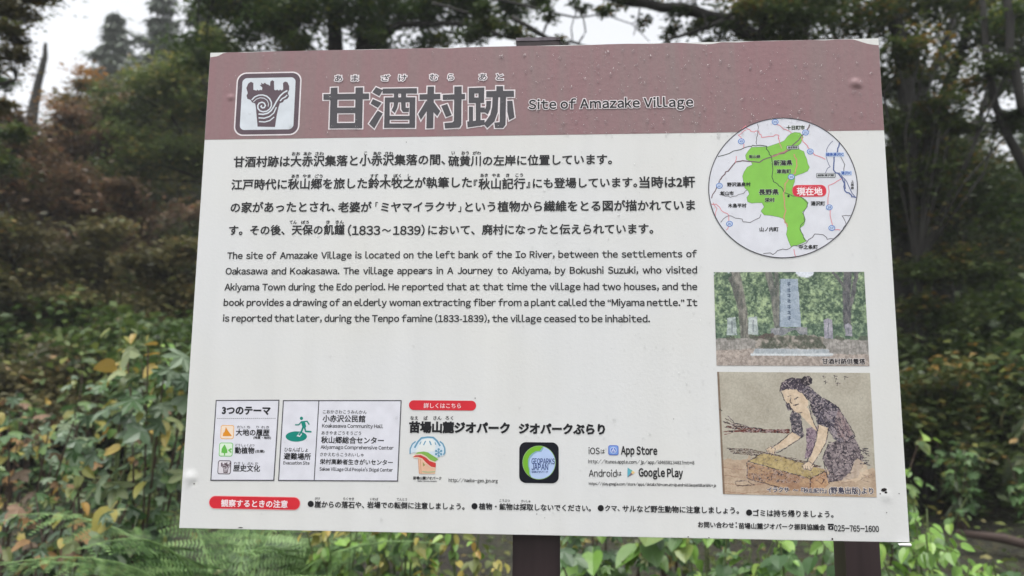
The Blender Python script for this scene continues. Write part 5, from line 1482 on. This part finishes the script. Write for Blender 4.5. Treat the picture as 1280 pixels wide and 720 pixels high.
SL = dict(
    green=solo_leaf_mat("broad_green_leaf", [(0, (.035, .080, .025)), (.45, (.070, .140, .045)), (.85, (.12, .20, .065)), (1, (.24, .24, .05))], .38),
    greyg=solo_leaf_mat("grey_green_leaf", [(0, (.050, .090, .045)), (.5, (.10, .155, .085)), (.85, (.16, .21, .13)), (1, (.22, .25, .10))], .35),
    yellow=solo_leaf_mat("yellowing_leaf", [(0, (.08, .11, .03)), (.4, (.17, .19, .045)), (.75, (.32, .27, .06)), (1, (.34, .20, .05))], .45),
    brown=solo_leaf_mat("withered_leaf", [(0, (.09, .06, .035)), (.5, (.20, .12, .07)), (1, (.34, .20, .08))], .6),
    bright=solo_leaf_mat("bright_green_leaf", [(0, (.09, .18, .03)), (.5, (.16, .30, .05)), (1, (.26, .38, .08))], .4),
    sasa=solo_leaf_mat("bamboo_grass_leaf", [(0, (.03, .045, .015)), (.6, (.05, .075, .025)), (1, (.11, .10, .04))], .45),
)
LFM = {}
for k, mt in SL.items():
    LFM[k] = [palmate_mesh("palmate_leaf", mt, 5, 1), palmate_mesh("palmate_leaf", mt, 3, 2)] if k in ("green", "greyg", "brown") else ([lance_mesh("lance_leaf", mt)] if k == "sasa" else [heart_mesh("ovate_leaf", mt), heart_mesh("ovate_leaf", mt, .6)])
LFM["heart"] = [heart_mesh("ovate_leaf", SL["green"], 1.0), heart_mesh("ovate_leaf", SL["bright"], .8)]


def near_plant(name, label, cat, px, d, h_, spread, n, size, mix, seed, stems=4, group=None, stem_mat=None, lean=(0, 0), low=.25, face=.55):
    """stems from the ground with leaves that are objects of their own"""
    rr = random.Random(seed); g = ground(px, d); h = h_ * 1.16; n = int(n * 1.3); size *= 1.0
    root = empty(name, tuple(g), label, cat, group)
    S_ = []
    for s in range(stems):
        a = rr.uniform(0, 6.28); rad = spread * rr.uniform(.25, 1.0)
        top = g + np.array([math.cos(a) * rad + lean[0], math.sin(a) * rad * .7 + lean[1], h * rr.uniform(.72, 1.0)])
        mid = g + (top - g) * .5 + np.array([-(top - g)[0] * .2, 0, .06 * h])
        P = [g + np.array([rr.uniform(-.03, .03), rr.uniform(-.03, .03), -.05]), mid, top]
        Q = [P[0] * (1 - t) ** 2 + 2 * P[1] * t * (1 - t) + P[2] * t * t for t in [i / 8 for i in range(9)]]
        mb = MB(); mb.tube(Q, .006, .0025, 5, cap=False); mb.build("stem", [stem_mat or STEM], root, smooth=True)
        S_.append(Q)
    for i in range(n):
        Q = S_[i % stems]; t = low + (1 - low) * rr.random() ** .8; j = t * 8; a0 = Q[min(7, int(j))]; p = a0 + (Q[min(8, int(j) + 1)] - a0) * (j % 1)
        yaw = rr.gauss(-1.57, 1.15); off = size * rr.uniform(.2, 1.1)
        p = p + np.array([math.cos(yaw) * off, math.sin(yaw) * off, rr.uniform(-.3, .4) * size])
        me = rr.choice(LFM[rr.choices([q[0] for q in mix], [q[1] for q in mix])[0]])
        o = bpy.data.objects.new("leaf", me); C.objects.link(o); o.parent = root
        o.location = Vector(p) - root.location
        # blade roughly level, tipped outwards and towards the light in the clearing
        o.rotation_euler = (rr.gauss(-.75, .35), rr.gauss(0, .35), yaw - math.pi / 2)
        s = size * rr.uniform(.45, 1.45) * (.62 if me.name.startswith("ovate") and size > .085 else 1); o.scale = (s, s, s)
    return root


near_plant("big_leaf_shrub", "tall shrub with lobed grey green leaves touching the board's lower left edge", "shrub", 196, 2.75, 1.05, .20, 90, .105, [("greyg", .7), ("green", .2), ("yellow", .1)], 1, 5, low=.3)
near_plant("big_leaf_shrub", "lobed leaf shrub with yellow tips left of the tall grey green one", "shrub", 130, 3.1, .96, .30, 120, .07, [("greyg", .45), ("green", .33), ("yellow", .10), ("brown", .12)], 2, 6)
near_plant("big_leaf_shrub", "tangled shrub of green and withered leaves at the photo's left edge", "shrub", 40, 2.7, .90, .28, 130, .065, [("greyg", .42), ("green", .33), ("yellow", .09), ("brown", .16)], 3, 6)
near_plant("big_leaf_shrub", "yellow and brown leaved shrub behind the fern at lower left", "shrub", 100, 2.5, .70, .26, 90, .07, [("yellow", .2), ("brown", .3), ("greyg", .5)], 4, 6)
near_plant("big_leaf_shrub", "leafy shrub with drooping dark leaves below the board's lower left corner", "shrub", 200, 2.9, .62, .16, 60, .095, [("green", .8), ("greyg", .2)], 5, 5)
near_plant("yellow_sapling", "thin sapling with small yellow leaves rising above the lobed shrub", "sapling", 158, 3.0, 1.22, .10, 30, .045, [("yellow", .9), ("bright", .1)], 6, 3, stem_mat=GSTEM, low=.62)
near_plant("yellow_sapling", "sapling with pale yellow green top leaves beside the board's left edge", "sapling", 198, 2.9, 1.20, .08, 26, .05, [("yellow", .6), ("bright", .4)], 7, 3, stem_mat=GSTEM, low=.72)
near_plant("orange_leaf_shrub", "small shrub with orange leaves behind the shrub at the left edge", "shrub", 20, 3.8, 1.0, .24, 60, .07, [("yellow", .4), ("brown", .4), ("green", .2)], 8, 5)
near_plant("big_leaf_shrub", "loose green shrub deeper in at left between the two saplings", "shrub", 90, 4.2, .95, .35, 110, .085, [("green", .6), ("greyg", .3), ("yellow", .1)], 9, 6)
near_plant("big_leaf_shrub", "green shrub deep behind the board's lower left edge", "shrub", 220, 4.0, 1.05, .35, 110, .09, [("green", .6), ("greyg", .3), ("yellow", .1)], 10, 6)
# under the board
near_plant("yellow_leaf_plant", "yellow leaved plant under the board left of the centre post", "plant", 440, 2.5, .62, .20, 170, .036, [("yellow", .5), ("bright", .3), ("heart", .2)], 11, 7, stem_mat=GSTEM)
near_plant("yellow_leaf_plant", "yellowing plant hard against the left side of the centre post", "plant", 585, 2.4, .62, .20, 170, .034, [("yellow", .65), ("bright", .25), ("brown", .1)], 12, 7, stem_mat=GSTEM)
near_plant("yellow_leaf_plant", "green and yellow plant between the fern and the centre post", "plant", 510, 2.7, .66, .24, 150, .042, [("yellow", .3), ("heart", .7)], 13, 7, stem_mat=GSTEM)
near_plant("leafy_plant", "broad leaved green plant just right of the centre post", "plant", 760, 2.5, .68, .24, 170, .075, [("green", .5), ("greyg", .3), ("heart", .2)], 14, 7)
near_plant("leafy_plant", "green plant with rounded leaves under the board's right half", "plant", 880, 2.4, .68, .24, 210, .046, [("heart", .6), ("green", .4)], 15, 8, stem_mat=GSTEM)
near_plant("leafy_plant", "rounded leaf plant left of the brown post behind the board", "plant", 985, 2.3, .70, .22, 210, .045, [("heart", .8), ("green", .2)], 16, 8, stem_mat=GSTEM)
near_plant("leafy_plant", "yellow tipped green plant right beside the centre post", "plant", 705, 2.8, .74, .16, 110, .06, [("green", .5), ("yellow", .5)], 17, 5)
near_plant("leafy_plant", "bright green low plant at the lower right, left of the fallen log", "plant", 1150, 2.5, .66, .26, 210, .042, [("bright", .8), ("heart", .2)], 18, 9, stem_mat=GSTEM)
near_plant("leafy_plant", "bright green low plant in front of the fallen log", "plant", 1235, 2.6, .56, .24, 170, .038, [("bright", .8), ("heart", .2)], 19, 8, stem_mat=GSTEM)
near_plant("leafy_plant", "darker green plant behind the brown post", "plant", 1075, 3.2, .76, .30, 190, .06, [("green", .5), ("heart", .5)], 20, 7)
near_plant("bamboo_grass", "clump of long bladed bamboo grass at the photo's right edge", "bamboo grass", 1275, 5.6, .75, .22, 60, .20, [("sasa", 1)], 21, 6, stem_mat=GSTEM, low=.5)
near_plant("bamboo_grass", "dim clump of bamboo grass between the board and the right edge", "bamboo grass", 1175, 6, .70, .26, 50, .18, [("sasa", 1)], 22, 6, stem_mat=GSTEM, low=.4)

near_plant("leafy_plant", "dull green plant on the slope above the fallen log", "plant", 1190, 5.2, .5, .35, 150, .07, [("green", .7), ("sasa", .3)], 31, 8)
near_plant("leafy_plant", "dull green plant at the right edge above the fallen log", "plant", 1275, 4.9, .5, .3, 120, .065, [("green", .6), ("sasa", .4)], 32, 8)
near_plant("leafy_plant", "low green plant below the fallen log near the brown post", "plant", 1130, 3.5, .62, .26, 130, .055, [("heart", .6), ("green", .4)], 33, 8, stem_mat=GSTEM)
near_plant("leafy_plant", "low green plant at the bottom right corner", "plant", 1285, 2.9, .36, .2, 110, .05, [("heart", .6), ("green", .4)], 34, 8, stem_mat=GSTEM)
near_plant("leafy_plant", "darker plant filling in behind the large pale fern", "plant", 330, 3.9, .66, .4, 150, .07, [("green", .7), ("yellow", .3)], 35, 8)
near_plant("leafy_plant", "darker plant behind the yellow leaved plants under the board", "plant", 530, 3.9, .76, .45, 200, .07, [("green", .8), ("yellow", .2)], 36, 8)
near_plant("leafy_plant", "darker plant behind the rounded leaf plants under the board", "plant", 840, 3.8, .80, .5, 220, .07, [("green", .9), ("yellow", .1)], 37, 8)
# ferns
def fern(label, px, d, h, L, n, seed, yaw0=None):
    rr = random.Random(seed); g = ground(px, d)
    root = empty("fern", tuple(g), label, "fern", None)
    for k in range(n):
        a = 2 * math.pi * k / n + rr.uniform(-.25, .25)
        Lk = L * rr.uniform(.8, 1.1); dirh = np.array([math.cos(a), math.sin(a), 0]); lift = rr.uniform(.75, 1.2)
        s0 = rr.random()
        def pt(t): return g + dirh * (Lk * (.25 * t + .62 * t * t)) + np.array([0, 0, h * lift * (1.75 * t - .95 * t * t)])
        sidev = np.cross(dirh, (0, 0, 1)); V = []; F = []; T = []
        mb = MB(); mb.tube([pt(i / 12) for i in range(13)], .0045, .0012, 4, cap=False)
        V = list(mb.v); F = list(mb.f); T = [.9] * len(F)
        NPn = 20
        for i in range(NPn):
            t = .16 + .84 * (i + .5) / NPn; p = pt(t); tg = pt(min(1, t + .01)) - pt(t - .01); tg /= np.linalg.norm(tg)
            pl = rr.uniform(.85, 1.1) * Lk * .21 * math.sin(math.pi * min(1, (t - .08) * 1.02)) ** .8 + .006
            for sg in (-1, 1):
                dr = sidev * sg + tg * rr.uniform(.22, .5) + np.array([0, 0, rr.uniform(-.30, .05)]); dr /= np.linalg.norm(dr)
                up = np.cross(dr, tg) * sg; up /= np.linalg.norm(up) + 1e-9
                wv = np.cross(up, dr); m_ = max(3, int(pl / .012)); tn = rr.uniform(.0, 1.0) * .75 + .25 * s0 - .05
                for q in range(m_):
                    s = (q + .5) / m_; c = p + dr * pl * s - np.array([0, 0, 1]) * .12 * pl * s * s; ll = pl * .12 * (1 - s) ** .5 + .003
                    for s2 in (-1, 1):
                        e = c + wv * s2 * ll + dr * ll * .35; wd = dr * (pl / m_ * .34); b = len(V)
                        V += [tuple(c - wd), tuple(e - wd * .5), tuple(e + wd * .3), tuple(c + wd)]; F.append((b, b + 1, b + 2, b + 3)); T.append(min(1, max(0, tn + rr.uniform(-.3, .3))))
        mesh_obj("frond", V, F, LM["fern"], root, tint=T, origin=tuple(pt(0)))
    return root
fern("large pale green fern under the board's lower left corner", 300, 2.5, .68, .80, 14, 1)
fern("green fern in the photo's bottom left corner", 30, 2.0, .76, .62, 13, 2)
fern("smaller fern right of the large one under the board", 392, 2.9, .5, .5, 11, 5)
fern("small fern between the two large ferns at the bottom", 170, 2.2, .52, .45, 10, 3)

m, nt, p = new_mat("rotten_wood"); p.inputs["Base Color"].default_value = (.045, .028, .022, 1); p.inputs["Roughness"].default_value = .8; LOGM = m
# fallen log and the second post
g0, g1 = at(1196, 666, 4.8), at(1320, 690, 4.5)
mb = MB(); mb.tube([g0, g0 * .5 + g1 * .5 + np.array([0, 0, .02]), g1], 0.022, .03, 10, wob=.6, rng=np.random.RandomState(3))
lg = mb.build("fallen_log", [LOGM], None, smooth=True); tag(lg, "weathered fallen log lying at the lower right edge", "log")
pc = at(1071, 700, 1.30)
root = empty("brown_post", (pc[0], pc[1], H(pc[0], pc[1])), "dark brown square post standing behind the right half of the board", "post")
ph = .0265
mb = MB(); mb.box(pc[0] - ph, pc[0] + ph, pc[1] - ph, pc[1] + ph, H(pc[0], pc[1]) - .3, 1.62); mb.build("shaft", [BROWN], root)
mb = MB(); mb.box(pc[0] - ph - .003, pc[0] + ph + .003, pc[1] - ph - .003, pc[1] + ph + .003, 1.6202, 1.63); mb.build("post_cap", [METAL], root)
# ------------------------------------------------------------------ drizzle haze in the air
m = bpy.data.materials.new("haze_air"); m.use_nodes = True; nt = m.node_tree
nt.nodes.remove(nt.nodes["Principled BSDF"])
pv = nt.nodes.new("ShaderNodeVolumePrincipled"); pv.inputs["Color"].default_value = (.92, .94, .96, 1); pv.inputs["Density"].default_value = 0.0024
nt.links.new(pv.outputs[0], nt.nodes["Material Output"].inputs["Volume"])
zb = -1.6
zt_ = max(H(0, 70) + 3, 30.0)
mb = MB(); mb.box(-302, 302, -203, 423, zb, zt_)
hz = mb.build("haze", [m]); tag(hz, "thin drizzle haze filling the air of the wood", "haze", kind="stuff")
